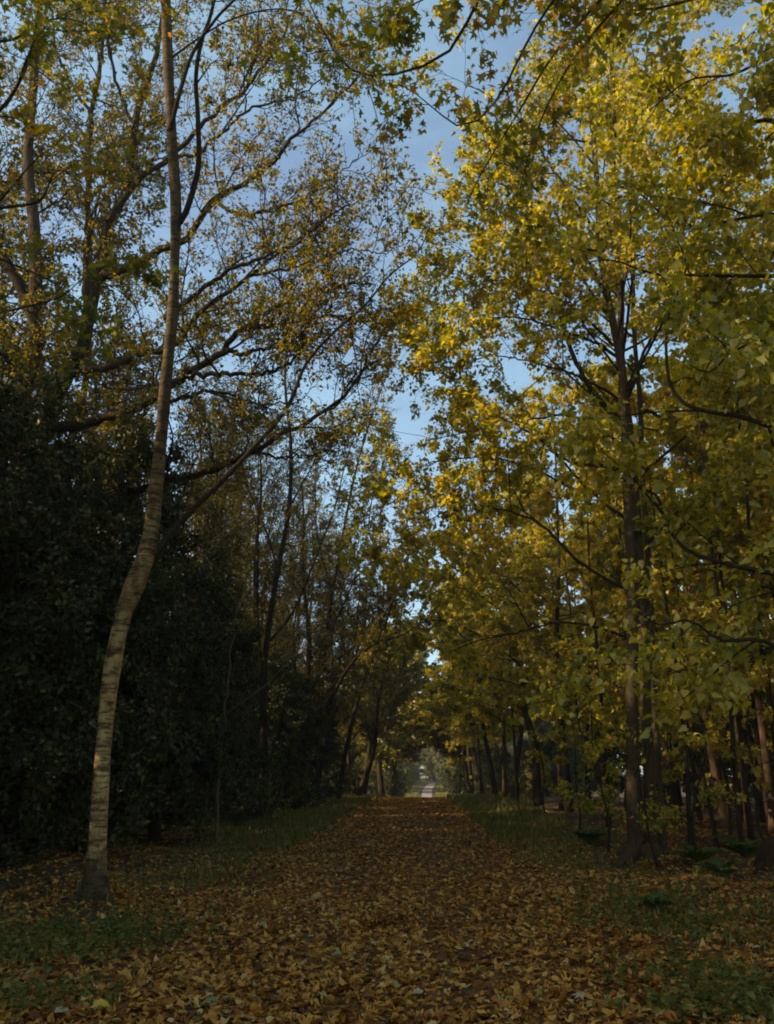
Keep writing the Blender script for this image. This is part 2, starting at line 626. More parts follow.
def trace(pp, d0, d1, r0, r1, P=26, pw=.8, kind='limb', rough=.0):
    """A branch traced in the picture, laid out at its own distances d0 to d1."""
    n = len(pp)
    c = np.array([pix(x, y, d0+(d1-d0)*k/(n-1)) for k, (x, y) in enumerate(pp)])
    pts = resample(c, P)
    L = np.linalg.norm(np.diff(pts, axis=0), axis=1).sum()
    if rough:
        j = rng.normal(0, rough, (P, 3))
        j[0] = 0
        pts = pts+j
    s = np.linspace(0, 1, P)
    return (kind, pts, r0+(r1-r0)*s**pw)


# ------------------------------------------------------------------ terrain
YT = np.array([-200, 0, 20, 40, 60, 72, 88, 105, 130, 160, 190, 230, 320, 700.])
ZT = np.array([0, 0, .04, .42, .76, .68, .15, -.45, -.25, .95, 2.1, 3.3, 4.5, 7.])


def base_z(y):
    y = np.asarray(y, float)
    return sum(np.interp(y+o, YT, ZT) for o in (-6, -3, 0, 3, 6))/5


def centre(y):
    y = np.asarray(y, float)
    return np.interp(y, [-20, 6, 30, 62, 100, 160, 200], [-.45, -.5, -.75, -1.0, 0., .45, 2.])


def bumps(x, y):
    return (.10*np.sin(x*.9+1.3)*np.cos(y*.7+.4)+.07*np.sin(x*1.9+y*1.3)+.05*np.cos(x*3.1-y*2.3+1))


def terr(x, y):
    x = np.asarray(x, float)
    y = np.asarray(y, float)
    e = np.clip((np.abs(x-centre(y))-3.3)/2.2, 0, 1)
    e = e*e*(3-2*e)
    far = np.clip((np.abs(x)-8)/30, 0, 1)
    return base_z(y)+e*bumps(x, y)+e*.05+far*.6*np.sin(x*.11+y*.05)


GY = np.concatenate([np.linspace(-60, 0, 25)[:-1], np.linspace(0, 70, 176)[:-1], np.linspace(70, 210, 90)[:-1], np.linspace(210, 900, 50)])
GX = np.concatenate([-np.geomspace(16, 500, 26)[::-1], np.linspace(-16, 16, 97)[1:-1], np.geomspace(16, 500, 26)])
X, Y = np.meshgrid(GX, GY)
Z = terr(X, Y)
V = np.stack([X, Y, Z], -1).reshape(-1, 3)
ny, nx = X.shape
i, j = np.meshgrid(np.arange(ny-1), np.arange(nx-1), indexing='ij')
i0 = i*nx+j
F = np.stack([i0, i0+1, i0+nx+1, i0+nx], -1).reshape(-1, 4)
tag(link('ground', quad_mesh('ground', V, F, M['ground'], True)), 'brown forest floor with moss under the trees', None, None, 'structure')


def strip(name, y0, y1, half, mat, label, dz):
    ys = GY[(GY >= y0) & (GY <= y1)]
    us = np.linspace(-1, 1, 15)
    Xs = []
    for y in ys:
        jl = .18*math.sin(y*1.7)+.12*math.sin(y*4.1+1)
        jr = .18*math.sin(y*1.3+2)+.12*math.sin(y*3.7)
        h = half(y)
        Xs.append(centre(y)+np.interp(us, [-1, 1], [-(h+jl*min(1, h/2.7)), h+jr*min(1, h/2.7)]))
    Xs = np.array(Xs)
    Ys = np.repeat(ys[:, None], 15, 1)
    Zs = base_z(Ys)+dz
    V = np.stack([Xs, Ys, Zs], -1).reshape(-1, 3)
    i, j = np.meshgrid(np.arange(len(ys)-1), np.arange(14), indexing='ij')
    i0 = i*15+j
    F = np.stack([i0, i0+1, i0+16, i0+15], -1).reshape(-1, 4)
    tag(link(name, quad_mesh(name, V, F, mat, True)), label, None, None, 'structure')


strip('path', -40, 74, lambda y: 2.45-.5*min(1, max(0, (y-20)/40)), M['path'], 'wide woodland path covered with brown leaves', .006)
strip('gravel_path', 74, 196, lambda y: .85, M['gravel'], 'pale gravel path climbing the far slope', .006)

# ------------------------------------------------------------------ fallen leaves, grass, low plants (stuff)
def scatter(n, y0, y1, xf, power=1.0):
    y = y0+(y1-y0)*rng.random(n)**power
    x = xf(y, rng.random(n))
    return x, y


def litter_set(n, y0, y1, halfw, size, power=1.):
    x, y = scatter(n, y0, y1, lambda y, u: -1+(u*2-1)*halfw(y), power)
    c = np.abs(x-centre(y))
    # thinner where plants cover the ground and out over the grass verges
    pat = np.sin(x*1.1+.5)*np.cos(y*.6)+.5*np.sin(x*2.3+y*1.1)
    keep = rng.random(n) < np.where(c < 3.1, 1., np.where(pat > .3, .6, .9))
    for (gx_, gy_, rx, ry) in ((-3.3, 9.2, 1.1, 1.9), (-4.6, 10.5, 1.0, 1.5), (2.55, 7.8, .55, .9), (3.0, 9.6, .6, 1.2), (-4.1, 14.5, .9, 1.6), (3.6, 12, .9, 1.4)):
        q_ = ((x-gx_)/rx)**2+((y-gy_)/ry)**2
        keep &= rng.random(n) < np.clip(.42+.5*q_, 0, 1)
    edge = np.clip((c-2.2+.5*pat+.5*np.clip((y-20)/40, 0, 1))/2.2, 0, 1)
    worn = (np.abs(c-.9) < .45) & (np.sin(y*.8+x)*.5+pat > -.3)
    keep &= rng.random(n) < np.where(worn, .62, 1)
    keep &= rng.random(n) < np.where((y > 21) & (c < 6.5), 1-.62*edge*np.clip((y-21)/8, 0, 1), 1.)
    x, y = x[keep], y[keep]
    z = terr(x, y)+.008+.03*rng.random(len(x))
    a = rng.random(len(x))*6.283
    d = np.stack([np.cos(a), np.sin(a), np.clip(rng.normal(0, .22, len(x)), -.4, .4)], -1)
    nr = norm(UP[None]+np.clip(rng.normal(0, .33, (len(x), 3)), -.6, .6))
    sz = size*(.35+.5*rng.random(len(x))+.6*rng.random(len(x))**3)
    k = rng.random(len(x)) < .45
    cu = rng.normal(0, 2.4, len(x))
    P_ = np.stack([x, y, z], -1)
    A = leaves(P_[k], d[k], nr[k], sz[k], 'lobed', cu[k])
    k = ~k
    B = leaves(P_[k], d[k], nr[k], sz[k], 'oval', cu[k])
    return join([A, B])


lit = join([
    litter_set(62000, 5.0, 14, lambda y: 2.2+.62*y, .088),
    litter_set(60000, 14, 30, lambda y: 2+.56*y, .095),
    litter_set(16000, 28, 60, lambda y: 2+.5*y, .15),
    litter_set(32000, 30, 66, lambda y: 5.5+0*y, .105, .9),
])
tag(link('fallen_leaves', quad_mesh('fallen_leaves', *lit, M['litter'])), 'carpet of brown and tan fallen leaves over path and verges', 'leaf litter', None, 'stuff')


def grass_set(n, y0, y1, inner, outer, h):
    y = y0+(y1-y0)*rng.random(n)
    u = rng.random(n)
    x = centre(y)+np.where(rng.random(n) < .5, -1, 1)*(inner+(outer-inner)*u**1.3)
    pat = np.sin(x*1.3+1)*np.cos(y*.8)+.6*np.sin(x*2.9+y*1.7)
    k = rng.random(n) < np.clip(.55+.5*pat, .08, 1)
    x, y = x[k], y[k]
    n = len(x)
    p = np.stack([x, y, terr(x, y)-.02], -1)
    a = rng.random(n)*6.283
    hh = h*(.5+rng.random(n))
    lean = np.stack([np.cos(a), np.sin(a), 0*a], -1)*(hh*.55*rng.random(n))[:, None]
    wv = np.stack([-np.sin(a), np.cos(a), 0*a], -1)*(.006+.0004*y)[:, None]
    tip = p+lean+UP*hh[:, None]
    mid = p+lean*.3+UP*(hh*.6)[:, None]
    V = np.stack([p-wv, p+wv, mid+wv*.7, mid-wv*.7, tip+wv*.12, tip-wv*.12], 1).reshape(-1, 3)
    b = (np.arange(n)*6)[:, None, None]
    F = (np.array([[0, 1, 2, 3], [3, 2, 4, 5]])[None]+b).reshape(-1, 4)
    return V, F


gr = join([grass_set(19000, 22, 45, 2.7, 6.0, .20), grass_set(20000, 45, 90, 2.6, 7.5, .26),
           grass_set(6500, 8, 24, 2.9, 5.4, .12), grass_set(16000, 90, 195, 1.5, 9, .25)])
tag(link('grass_verge', quad_mesh('grass_verge', *gr, M['grass'])), 'short green grass along both edges of the path', 'grass', None, 'stuff')


def low_plants(patches, name, label):
    sets = []
    stems = []
    for (px, py, rx, ry, n, h) in patches:
        # px,py: picture position of the patch centre on the ground
        v = FW*FPX+RT*(px-387)+UC*(512-py)
        s = -1.55/v[2]
        c = CAM+v*s
        m = int(n/6)
        x = c[0]+rng.normal(0, rx, m)
        y = c[1]+rng.normal(0, ry, m)
        hh = h*(.2+.9*rng.random(m))
        z = terr(x, y)
        b = np.stack([x, y, z-.02], -1)
        tp = b+np.stack([rng.normal(0, .04, m), rng.normal(0, .04, m), hh], -1)
        st = np.stack([b, (b+tp)/2+rng.normal(0, .008, (m, 3)), tp], 1)
        stems.append(tubes(st, np.full((m, 3), .0028), 3))
        t = rng.random((m, 7))**.6
        pos = (b[:, None]*(1-t[..., None])+tp[:, None]*t[..., None]).reshape(-1, 3)
        a = rng.random(m*7)*6.283
        d = np.stack([np.cos(a), np.sin(a), rng.normal(-.1, .3, m*7)], -1)
        nr = norm(UP[None]+rng.normal(0, .45, (m*7, 3)))
        sets.append(leaves(pos, d, nr, (.022+.05*rng.random(m*7)**1.5), 'heart' if px > 300 else 'oval'))
    tag(link(name, quad_mesh(name, *join(sets+stems), M['low_leaf'])), label, 'undergrowth', None, 'stuff')


low_plants([(40, 945, .6, .5, 1500, .2), (110, 940, .4, .5, 1300, .22), (30, 1000, .35, .3, 900, .18), (150, 925, .5, .5, 500, .18), (10, 930, .6, .8, 800, .2),
            (200, 880, .8, .9, 900, .22), (245, 855, .6, 1.5, 1200, .26)], 'nettle_patch', 'low green nettles growing among fallen leaves below the birch')
low_plants([(650, 925, .5, .6, 900, .2), (715, 980, .35, .35, 1100, .2), (740, 1010, .35, .3, 900, .2), (630, 905, .5, .7, 500, .2), (700, 905, .9, .9, 800, .2),
            (745, 930, .5, .5, 500, .2), (600, 860, .9, 1.4, 900, .22)], 'bramble_patch', 'low green brambles spreading over leaves right of the path')

def roots(root, r, n, bark, reach=.55):
    """Surface roots running out from the foot of a trunk into the ground."""
    a0 = rng.random()*6
    for k in range(n):
        a = a0+k*6.283/n+rng.normal(0, .25)
        q = np.linspace(0, 1, 9)
        L = reach*(.7+.6*rng.random())
        wv = .08*np.sin(q*3+rng.random()*6)*q
        x = math.cos(a)*(r*.55+L*q)-math.sin(a)*wv
        y = math.sin(a)*(r*.55+L*q)+math.cos(a)*wv
        z = .24*np.exp(-q*3.2)-.10*q+.01*np.sin(q*9)
        V, F = tubes(np.stack([x, y, z], -1)[None], (r*.42*(1-.75*q))[None], 8)
        link('root', quad_mesh('root', V, F, bark, True), root)


# ------------------------------------------------------------------ ferns
def ground_at(px, py):
    v = FW*FPX+RT*(px-387)+UC*(512-py)
    s = 6.0
    for _ in range(40):
        p = CAM+v*(s/v[1])
        hgt = p[2]-float(terr(p[0], p[1]))
        s += hgt/max(1e-3, -v[2]/v[1]) if v[2] < -1 else .5
        s = min(max(s, 4), 75)
    p = CAM+v*(s/v[1])
    return np.array([p[0], p[1], float(terr(p[0], p[1]))])


def frond(az, L, rise):
    n = 24
    s = np.linspace(0, 1, n)
    az = az+.25*s*rng.normal(0, 1)
    dx = L*(.30*s+.62*s**1.8)
    dz = rise*(s-.62*s**2.6)
    pts = np.stack([dx*np.cos(az), dx*np.sin(az), dz], -1)
    V1, F1 = tubes(pts[None], (.006*(1-.8*s))[None], 4)
    tan = norm(np.gradient(pts, axis=0))
    side = norm(np.cross(tan, UP[None]))
    P_, D_, S_ = [], [], []
    for q in range(4, n):
        for sg in (-1, 1):
            P_.append(pts[q])
            D_.append(side[q]*sg+tan[q]*.5+rng.normal(0, .08, 3))
            S_.append(L*.27*math.sin(min(1, (1.03-s[q])*1.3)*1.5)*(.8+.4*rng.random())+.012)
    P_, D_, S_ = np.array(P_), np.array(D_), np.array(S_)
    nr = norm(np.cross(side, tan)[np.repeat(np.arange(4, n), 2)]*1.+rng.normal(0, .2, (len(P_), 3)))
    return join([(V1, F1), leaves(P_, D_, nr, S_, 'pinna')])


def fern(px, py, L, n, label):
    p = ground_at(px, py)
    t = thing('fern', label, 'fern', p, 'ferns at the edge of the wood')
    for k in range(n):
        az = k*6.283/n+rng.random()*.6
        V, F = frond(az, L*(.7+.5*rng.random()), L*(.7+.5*rng.random()))
        link('frond', quad_mesh('frond', V, F, M['fern_leaf']), t)


fern(700, 866, .75, 8, 'low spreading green fern beside the thin stem right of the big trunk')
fern(744, 862, .95, 7, 'tallest upright green fern at the wood edge, far right')
fern(590, 842, .8, 8, 'dark fern in the grass just left of the big trunk')
fern(722, 872, .6, 6, 'small fern squeezed between two larger ferns')
fern(655, 915, .45, 6, 'nearest small fern lying in fallen leaves in front of the big trunk')

# a few leaves that stand out on the path
for (px, py, mk, lab, s, kd) in ((92, 1014, 'yellow_leaf', 'single bright yellow leaf lying among brown leaves in the near corner', .17, 'heart'),
                                 (68, 1018, 'pale_leaf', 'pale buff leaf lying beside the bright yellow leaf', .15, 'oval'),
                                 (205, 1008, 'green_leaf', 'large grey green lobed leaf on the brown leaf carpet', .17, 'lobed'),
                                 (333, 960, 'green_leaf', 'small pale green leaf in the middle of the path', .12, 'oval'),
                                 (413, 1000, 'pale_leaf', 'pale grey leaf on the path at the bottom middle', .13, 'heart'),
                                 (585, 1004, 'pale_leaf', 'pale tan leaf lying flat at the right of the path', .13, 'lobed')):
    p = ground_at(px, py)+np.array([0, 0, .055])
    a = rng.random()*6.28
    V, F = leaves(np.zeros((1, 3)), np.array([[math.cos(a), math.sin(a), .1]]), norm(np.array([[.1, -.3, 1.]])), np.array([s*.78]), kd)
    tag(link('fallen_leaf', quad_mesh('fallen_leaf', V, F, M[mk]), None, p), lab, 'leaf', 'single leaves lying on the path')
# fallen twigs
for (px, py, L, a, lab) in ((398, 857, .7, .4, 'short dark stick lying on the leafy path half way up'), (230, 950, .5, 1.9, 'thin twig lying on brown leaves left of the path'),
                            (480, 965, .4, .1, 'small twig lying among leaves on the near path')):
    p = ground_at(px, py)+np.array([0, 0, .05])
    s = np.linspace(-.5, .5, 8)
    pts = np.stack([s*L*math.cos(a), s*L*math.sin(a)+.03*np.sin(s*9), .012*np.sin(s*7)], -1)
    V, F = tubes(pts[None], np.full((1, 8), .011), 6)
    V2, F2 = tubes((pts[4:7]+np.array([[0, 0, 0], [.02, .05, .01], [.06, .1, .02]]))[None], np.full((1, 3), .006), 5)
    tag(link('fallen_twig', quad_mesh('fallen_twig', *join([(V, F), (V2, F2)]), M['dark_bark'], True), None, p), lab, 'stick', 'sticks lying on the path')

# ------------------------------------------------------------------ birch
P26 = 26
bd = 12.4
bp = [(93, 906, 0), (96, 870, 0), (100, 800, 0), (104, 740, 0), (112, 670, 0), (124, 612, 0), (139, 575, -.1), (150, 540, -.2), (155, 495, -.3), (161, 440, -.5), (166, 380, -.7), (173, 310, -.9), (175, 250, -1.1),
      (176, 205, -1.3), (172, 140, -1.5), (168, 60, -1.7), (166, 0, -1.9), (163, -120, -2.2), (165, -260, -2.5), (160, -420, -2.7)]
bw = [27, 21, 17.5, 17, 17, 18, 20, 17.5, 14.5, 13.3, 12, 11, 10.5, 12, 10.5, 10.5, 10, 8, 6, 3]
c = []
for (x, y, dd), wpx in zip(bp, bw):
    q = pix(x, y, bd+dd)
    dep = float(np.dot(q-CAM, FW))
    c.append([*q, wpx*.93*dep/FPX/2])
c = resample(np.array(c), 64)
base = c[0, :3].copy()
base[2] = float(terr(base[0], base[1]))
c[0, 2] = base[2]-.12
sz_ = np.linspace(0, 1, 64)
knob = 1+.035*np.sin(sz_*61)+.03*np.sin(sz_*113+1)+.02*rng.normal(0, 1, 64)
for kz in (.175, .30, .345, .47, .52):
    knob += .12*np.exp(-((sz_-kz)/.008)**2)
trunk = ('trunk', c[:, :3], flare(c[:, 3]*knob, c[:, :3], base[2], .5, .14))
P64 = 64
L_birch = [
    trace([(148, 562), (166, 540), (190, 512), (226, 477), (254, 447), (287, 408), (305, 366), (330, 336), (365, 305), (390, 275), (418, 252), (430, 225)], bd-.15, bd+3.5, .062, .012, P64),
    trace([(176, 226), (186, 212), (198, 168), (198, 120), (196, 76), (202, 40), (212, 10), (225, -60), (240, -160)], bd-1.2, bd-1.8, .055, .015, P64),
    trace([(128, 632), (150, 627), (185, 625), (205, 628), (240, 632)], bd, bd+.8, .018, .006, P64),
    trace([(170, 130), (190, 60), (215, 20), (250, -20), (280, -90)], bd-1.6, bd-2.2, .045, .01, P64),
    trace([(166, -20), (220, -80), (290, -70), (335, -10), (352, 45), (372, 100), (384, 150), (387, 185), (388, 240)], bd-1.9, bd-1.5, .022, .004, P64),
    trace([(168, 60), (230, 20), (290, 10), (330, 40), (350, 90), (356, 140)], bd-1.7, bd-1.2, .02, .004, P64),
    trace([(166, 20), (150, -60), (130, -160), (115, -260)], bd-1.9, bd-2.6, .04, .01, P64),
]
birch_root, _ = build_tree('birch_tree', 'slim pale birch with dark scarred bark leaning right, nearest trunk left of the path', 'tree', base, [trunk]+L_birch,
           [dict(dens=1.0, t0=.3, t1=1, ang=(30, 65), L=(.8, 2.2), P=8, wob=.14, trop=.02, taper=.4, S=5, only=np.array([1, 2, 4, 5, 6, 7]), rr=.009),
            dict(dens=3.5, t0=.1, t1=1, ang=(25, 60), L=(.3, .9), P=6, wob=.15, trop=-.03, rmin=.0035, S=3),
            dict(dens=4, t0=.1, t1=1, ang=(25, 60), L=(.2, .45), P=4, wob=.15, trop=-.05, rmin=.0025, S=3)],
           dict(dens=1, count=4500, t0=.2, size=.06, kind='oval', droop=.8), M['birch'], M['oak_leaf'], M['dark_bark'], sides=20, n_limb=8)

roots(birch_root, .17, 4, M['birch'], .42)

# ------------------------------------------------------------------ oak behind the birch
od = 19.
P40 = 40
ox = [trace([(30, 860), (27, 700), (22, 560), (19, 430), (28, 375), (38, 340), (34, 318), (36, 285), (34, 225), (28, 160), (34, 80), (40, 0), (45, -120)], od, od-1.5, .30, .05, P40, 1.0, 'trunk')]
obase = ox[0][1][0].copy()
obase[2] = float(terr(obase[0], obase[1]))
ox[0][1][0, 2] = obase[2]-.2
ol = [
    ([(21, 560), (30, 480), (47, 424), (60, 388), (80, 349), (88, 326), (98, 272), (108, 222), (121, 205), (130, 160), (134, 129), (142, 98), (155, 57), (165, 0), (180, -80)], 0, -1, .19, .03),
    ([(34, 318), (20, 285), (5, 262), (-15, 220), (-40, 120), (-60, 0)], -.5, -1, .13, .03),
    ([(88, 330), (86, 280), (88, 240), (89, 186), (93, 116), (103, 39), (108, -10), (120, -90)], -.3, .5, .10, .025),
    ([(30, 470), (52, 432), (103, 419), (142, 406), (160, 390), (176, 382), (198, 366), (225, 351), (228, 339), (243, 330), (290, 322), (330, 317), (362, 322)], 0, -3.5, .15, .025),
    ([(160, 391), (183, 378), (219, 374), (257, 374), (280, 368), (298, 356), (320, 335)], -1.6, -3, .07, .02),
    ([(155, 396), (173, 401), (195, 394), (219, 392), (245, 400), (268, 404), (300, 402)], -1.6, -2.5, .05, .012),
    ([(60, 388), (78, 372), (119, 365), (140, 354), (163, 351), (180, 339), (198, 312), (234, 288), (266, 264), (308, 235), (340, 200)], 0, -2.5, .10, .02),
    ([(98, 280), (130, 265), (160, 250), (184, 240), (215, 201), (265, 170), (292, 140), (330, 105), (352, 84), (372, 60)], -.6, -3, .11, .015),
    ([(108, 222), (140, 180), (165, 160), (195, 132), (220, 108), (250, 85), (280, 40), (300, 0), (320, -50)], -.9, -2.6, .08, .015),
    ([(22, 540), (100, 500), (174, 481), (219, 467), (254, 452), (290, 431), (330, 410), (352, 385), (372, 350), (395, 318)], .5, -1.0, .12, .02),
    ([(254, 452), (280, 458), (305, 455), (330, 462)], 0, 0, .035, .01),
    ([(225, 351), (250, 352), (275, 345), (296, 338), (318, 322)], -2.6, -3.4, .05, .012),
    ([(89, 200), (110, 180), (128, 168), (160, 158)], .2, -.8, .06, .015),
    ([(165, 318), (190, 300), (230, 270), (280, 250), (325, 218), (365, 198)], -2, -3.5, .06, .012),
    ([(215, 201), (240, 214), (290, 205), (335, 175), (362, 155)], -1.5, -3, .045, .010),
    ([(250, 276), (310, 262), (350, 250), (385, 256)], -2, -3.5, .04, .010),
    ([(165, 160), (200, 150), (250, 110), (300, 95), (345, 60)], -1.5, -3, .05, .010),
    ([(243, 330), (290, 300), (340, 285), (378, 286)], -2.8, -4, .045, .010),
    ([(93, 116), (60, 60), (50, 0), (40, -60)], .2, 0, .05, .015),
    ([(134, 129), (110, 60), (105, 0), (90, -80)], -.6, -.4, .05, .015),
    ([(28, 375), (10, 360), (-10, 345), (-30, 330)], -.3, -1, .08, .02),
]
for pp, a, b, r0, r1 in ol:
    ox.append(trace(pp, od+a, od+b, r0*1.25, r1*1.2, P40, .8, 'limb', .03))
n = len(ox)
build_tree('oak_tree', 'spreading oak with crooked dark limbs and sparse olive leaves behind the birch', 'tree', obase, ox,
           [dict(dens=1.7, t0=.3, t1=1, ang=(30, 75), L=(1.2, 3.6), P=9, wob=.2, trop=.10, taper=.35, S=5, rr=.013, cap=.6),
            dict(dens=5, t0=.12, t1=1, ang=(30, 75), L=(.6, 1.6), P=7, wob=.22, trop=.06, S=3, rr=.014, rmin=.013),
            dict(dens=5, t0=.1, t1=1, ang=(30, 70), L=(.3, .8), P=4, wob=.2, trop=.03, S=3, rmin=.009)],
           dict(dens=9, count=74000, t0=.25, size=.082, kind='oakleaf', droop=.2, flatness=.6, keep=.8, jitter=.06), M['oak_bark'], M['oak_leaf'], M['dark_bark'], sides=12, n_limb=12)

# ------------------------------------------------------------------ large yellow lime on the right
gd = 19.
gx = [trace([(636, 866), (633, 800), (632, 700), (632, 600), (628, 500), (625, 430), (620, 361), (613, 322), (605, 283), (600, 245), (597, 185), (591, 110), (586, 40), (582, -60)], gd, gd-1, .155, .035, P40, 1.0, 'trunk'),
      trace([(652, 866), (650, 800), (646, 700), (642, 600), (636, 500), (631, 440), (626, 400), (620, 340), (622, 315), (618, 270), (615, 206), (612, 100), (612, 0), (612, -80)], gd+.2, gd, .135, .035, P40, 1.0, 'trunk'),
      trace([(664, 864), (658, 780), (652, 660), (648, 560), (642, 470), (640, 400), (634, 330), (634, 250), (640, 150), (648, 40)], gd+.5, gd+1.5, .10, .03, P40, 1.0, 'trunk')]
gbase = (gx[0][1][0]+gx[1][1][0])/2
gbase[2] = float(terr(gbase[0], gbase[1]))
for k in range(3):
    gx[k][1][0, 2] = gbase[2]-.15
    gx[k] = ('trunk', gx[k][1], flare(gx[k][2], gx[k][1], gbase[2], .35, .35))
gl_ = [
    ([(624, 425), (613, 414), (590, 387), (574, 358), (560, 318), (545, 282), (520, 255), (500, 238), (480, 238)], 0, -1.5, .09, .015),
    ([(613, 345), (590, 322), (560, 300), (510, 280), (478, 286)], 0, -2, .045, .01),
    ([(606, 290), (580, 265), (550, 250), (515, 252), (490, 262)], -.3, -1, .04, .01),
    ([(620, 400), (590, 382), (560, 370), (500, 356), (470, 362)], 0, -1.5, .045, .01),
    ([(622, 445), (590, 425), (560, 415), (490, 428), (430, 440)], 0, 0, .045, .01),
    ([(600, 230), (570, 210), (540, 203), (500, 206), (480, 212)], -.4, -2, .04, .01),
    ([(622, 470), (600, 466), (567, 461), (540, 440), (513, 423), (480, 410), (448, 410)], 0, -2, .05, .01),
    ([(624, 492), (586, 492), (565, 485), (544, 473), (505, 460), (465, 458), (428, 462)], 0, -1, .05, .01),
    ([(630, 590), (610, 582), (575, 558), (544, 527), (513, 512), (480, 505), (455, 508), (425, 522)], 0, -2.5, .05, .01),
    ([(628, 520), (600, 500), (570, 470), (545, 440), (520, 400), (490, 370)], 0, 1, .05, .01),
    ([(622, 400), (640, 360), (660, 320), (676, 270), (690, 220)], 0, .5, .06, .012),
    ([(612, 320), (590, 290), (568, 255), (545, 225), (520, 195), (490, 180), (465, 175)], -.3, -2, .05, .01),
    ([(606, 290), (628, 250), (650, 200), (670, 140), (690, 90)], 0, 1, .05, .01),
    ([(600, 240), (575, 200), (550, 165), (520, 120), (490, 95), (465, 85)], -.4, -1.4, .05, .01),
    ([(634, 640), (600, 628), (560, 622), (520, 632), (480, 640), (450, 652)], 0, -2.5, .04, .01),
    ([(634, 560), (660, 530), (690, 500), (720, 480), (750, 470)], .2, 1.5, .05, .01),
    ([(620, 360), (600, 345), (560, 330), (520, 318), (490, 318), (470, 325)], -.2, -2.5, .05, .01),
]
for pp, a, b, r0, r1 in gl_:
    gx.append(trace(pp, gd+a, gd+b, r0, r1, P40, .8, 'limb', .012))
LIME = [dict(dens=1.5, t0=.36, t1=1, ang=(35, 75), L=(2.5, 6.5), P=10, wob=.07, trop=-.015, taper=.45, S=5, rr=.0105, cap=.55),
        dict(dens=4.0, t0=.36, t1=1, ang=(25, 60), L=(.9, 2.0), P=6, wob=.10, trop=-.03, S=3, rr=.007, rmin=.006, flat=.55),
        dict(dens=3.6, t0=.1, t1=1, ang=(25, 60), L=(.4, .8), P=4, wob=.12, trop=-.04, S=3, rmin=.003, flat=.5)]
lime_root, _ = build_tree('lime_tree', 'large many stemmed lime with glowing yellow leaves right of the path', 'tree', gbase, gx, LIME,
           dict(dens=10, count=100000, t0=.1, size=.088, kind='heart', droop=.45, flatness=1.1, jitter=.07), M['lime_bark'], M['lime_leaf'], M['dark_bark'], sides=14, n_limb=10, zlim=lambda x: 2.4+.42*np.maximum(0, -x))

roots(lime_root, .42, 8, M['lime_bark'], .7)

# ------------------------------------------------------------------ near trees whose trunks stand just outside the picture
def near_tree(name, label, loc, h, r, bark, limbs, levels, spray, leafm, lean=(0, 0, 0), own=None):
    loc = np.array([loc[0], loc[1], float(terr(loc[0], loc[1]))])
    tp = loc+np.array([lean[0], lean[1], h])
    pts = wob_line(loc-UP*.15, tp, P40, .12)
    rad = flare(np.linspace(r, r*.15, P40), pts, loc[2], .4, .3)
    stems = [('trunk', pts, rad)]
    for pp, d0, d1, r0, r1, zf in limbs:
        # each limb leaves the trunk at height fraction zf and runs into the traced course
        s = trace(pp, d0, d1, r0, r1, P40)
        j = pts[int(zf*(P40-1))]
        q = np.concatenate([[np.append(j, r0*1.25)], np.concatenate([s[1], s[2][:, None]], 1)[::3]])
        q = resample(q, P40)
        stems.append(('limb', q[:, :3], q[:, 3]))
    build_tree(name, label, 'tree', loc, stems, levels, spray, bark, leafm, M['dark_bark'], sides=14, n_limb=4)


NEAR = [dict(dens=2.0, t0=.25, t1=1, ang=(25, 65), L=(.8, 2.2), P=8, wob=.10, trop=-.05, taper=.3, S=5, rr=.009, cap=.6),
        dict(dens=3.0, t0=.15, t1=1, ang=(25, 60), L=(.3, .8), P=5, wob=.12, trop=-.06, S=3, rr=.008, rmin=.003, flat=.4)]
near_tree('lime_tree', 'near lime with long dark boughs and large round leaves hanging in from the right edge', (6.6, 8.5), 15, .26, M['lime_bark'],
          [([(800, 580), (774, 574), (737, 566), (690, 552), (668, 527), (657, 495), (640, 489), (622, 478)], 8.6, 9.4, 0.037, .012, .42),
           ([(800, 435), (774, 428), (729, 413), (695, 411), (677, 394), (668, 376), (667, 325), (677, 296), (688, 263), (701, 229)], 8.6, 9.2, 0.034, .008, .5),
           ([(800, 276), (774, 276), (729, 276), (685, 275), (670, 277), (641, 270), (613, 260), (590, 262)], 8.6, 8.6, 0.031, .008, .58),
           ([(800, 215), (760, 215), (701, 227), (683, 226), (659, 212), (639, 193), (608, 185)], 8.4, 8.8, 0.027, .008, .62),
           ([(800, 130), (760, 120), (720, 140), (690, 105), (660, 85), (640, 70)], 8.2, 8.4, 0.034, .01, .7),
           ([(800, 20), (760, 60), (730, 75), (690, 80), (650, 110)], 8, 8, 0.027, .008, .75),
           ([(800, 330), (770, 340), (735, 350), (710, 372), (690, 365)], 8, 7.6, .03, .006, .5),
           ([(800, 660), (760, 640), (720, 640), (690, 620), (660, 625), (635, 610)], 8.4, 8.2, .03, .005, .34),
           ([(800, -40), (740, -20), (690, 0), (640, 10), (600, 5)], 8, 7.8, .04, .008, .78)],
          NEAR, dict(dens=7.5, count=17500, t0=.1, size=.08, kind='heart', droop=.55, flatness=.9, jitter=.13), M['near_leaf'], (1.0, 0, 0))
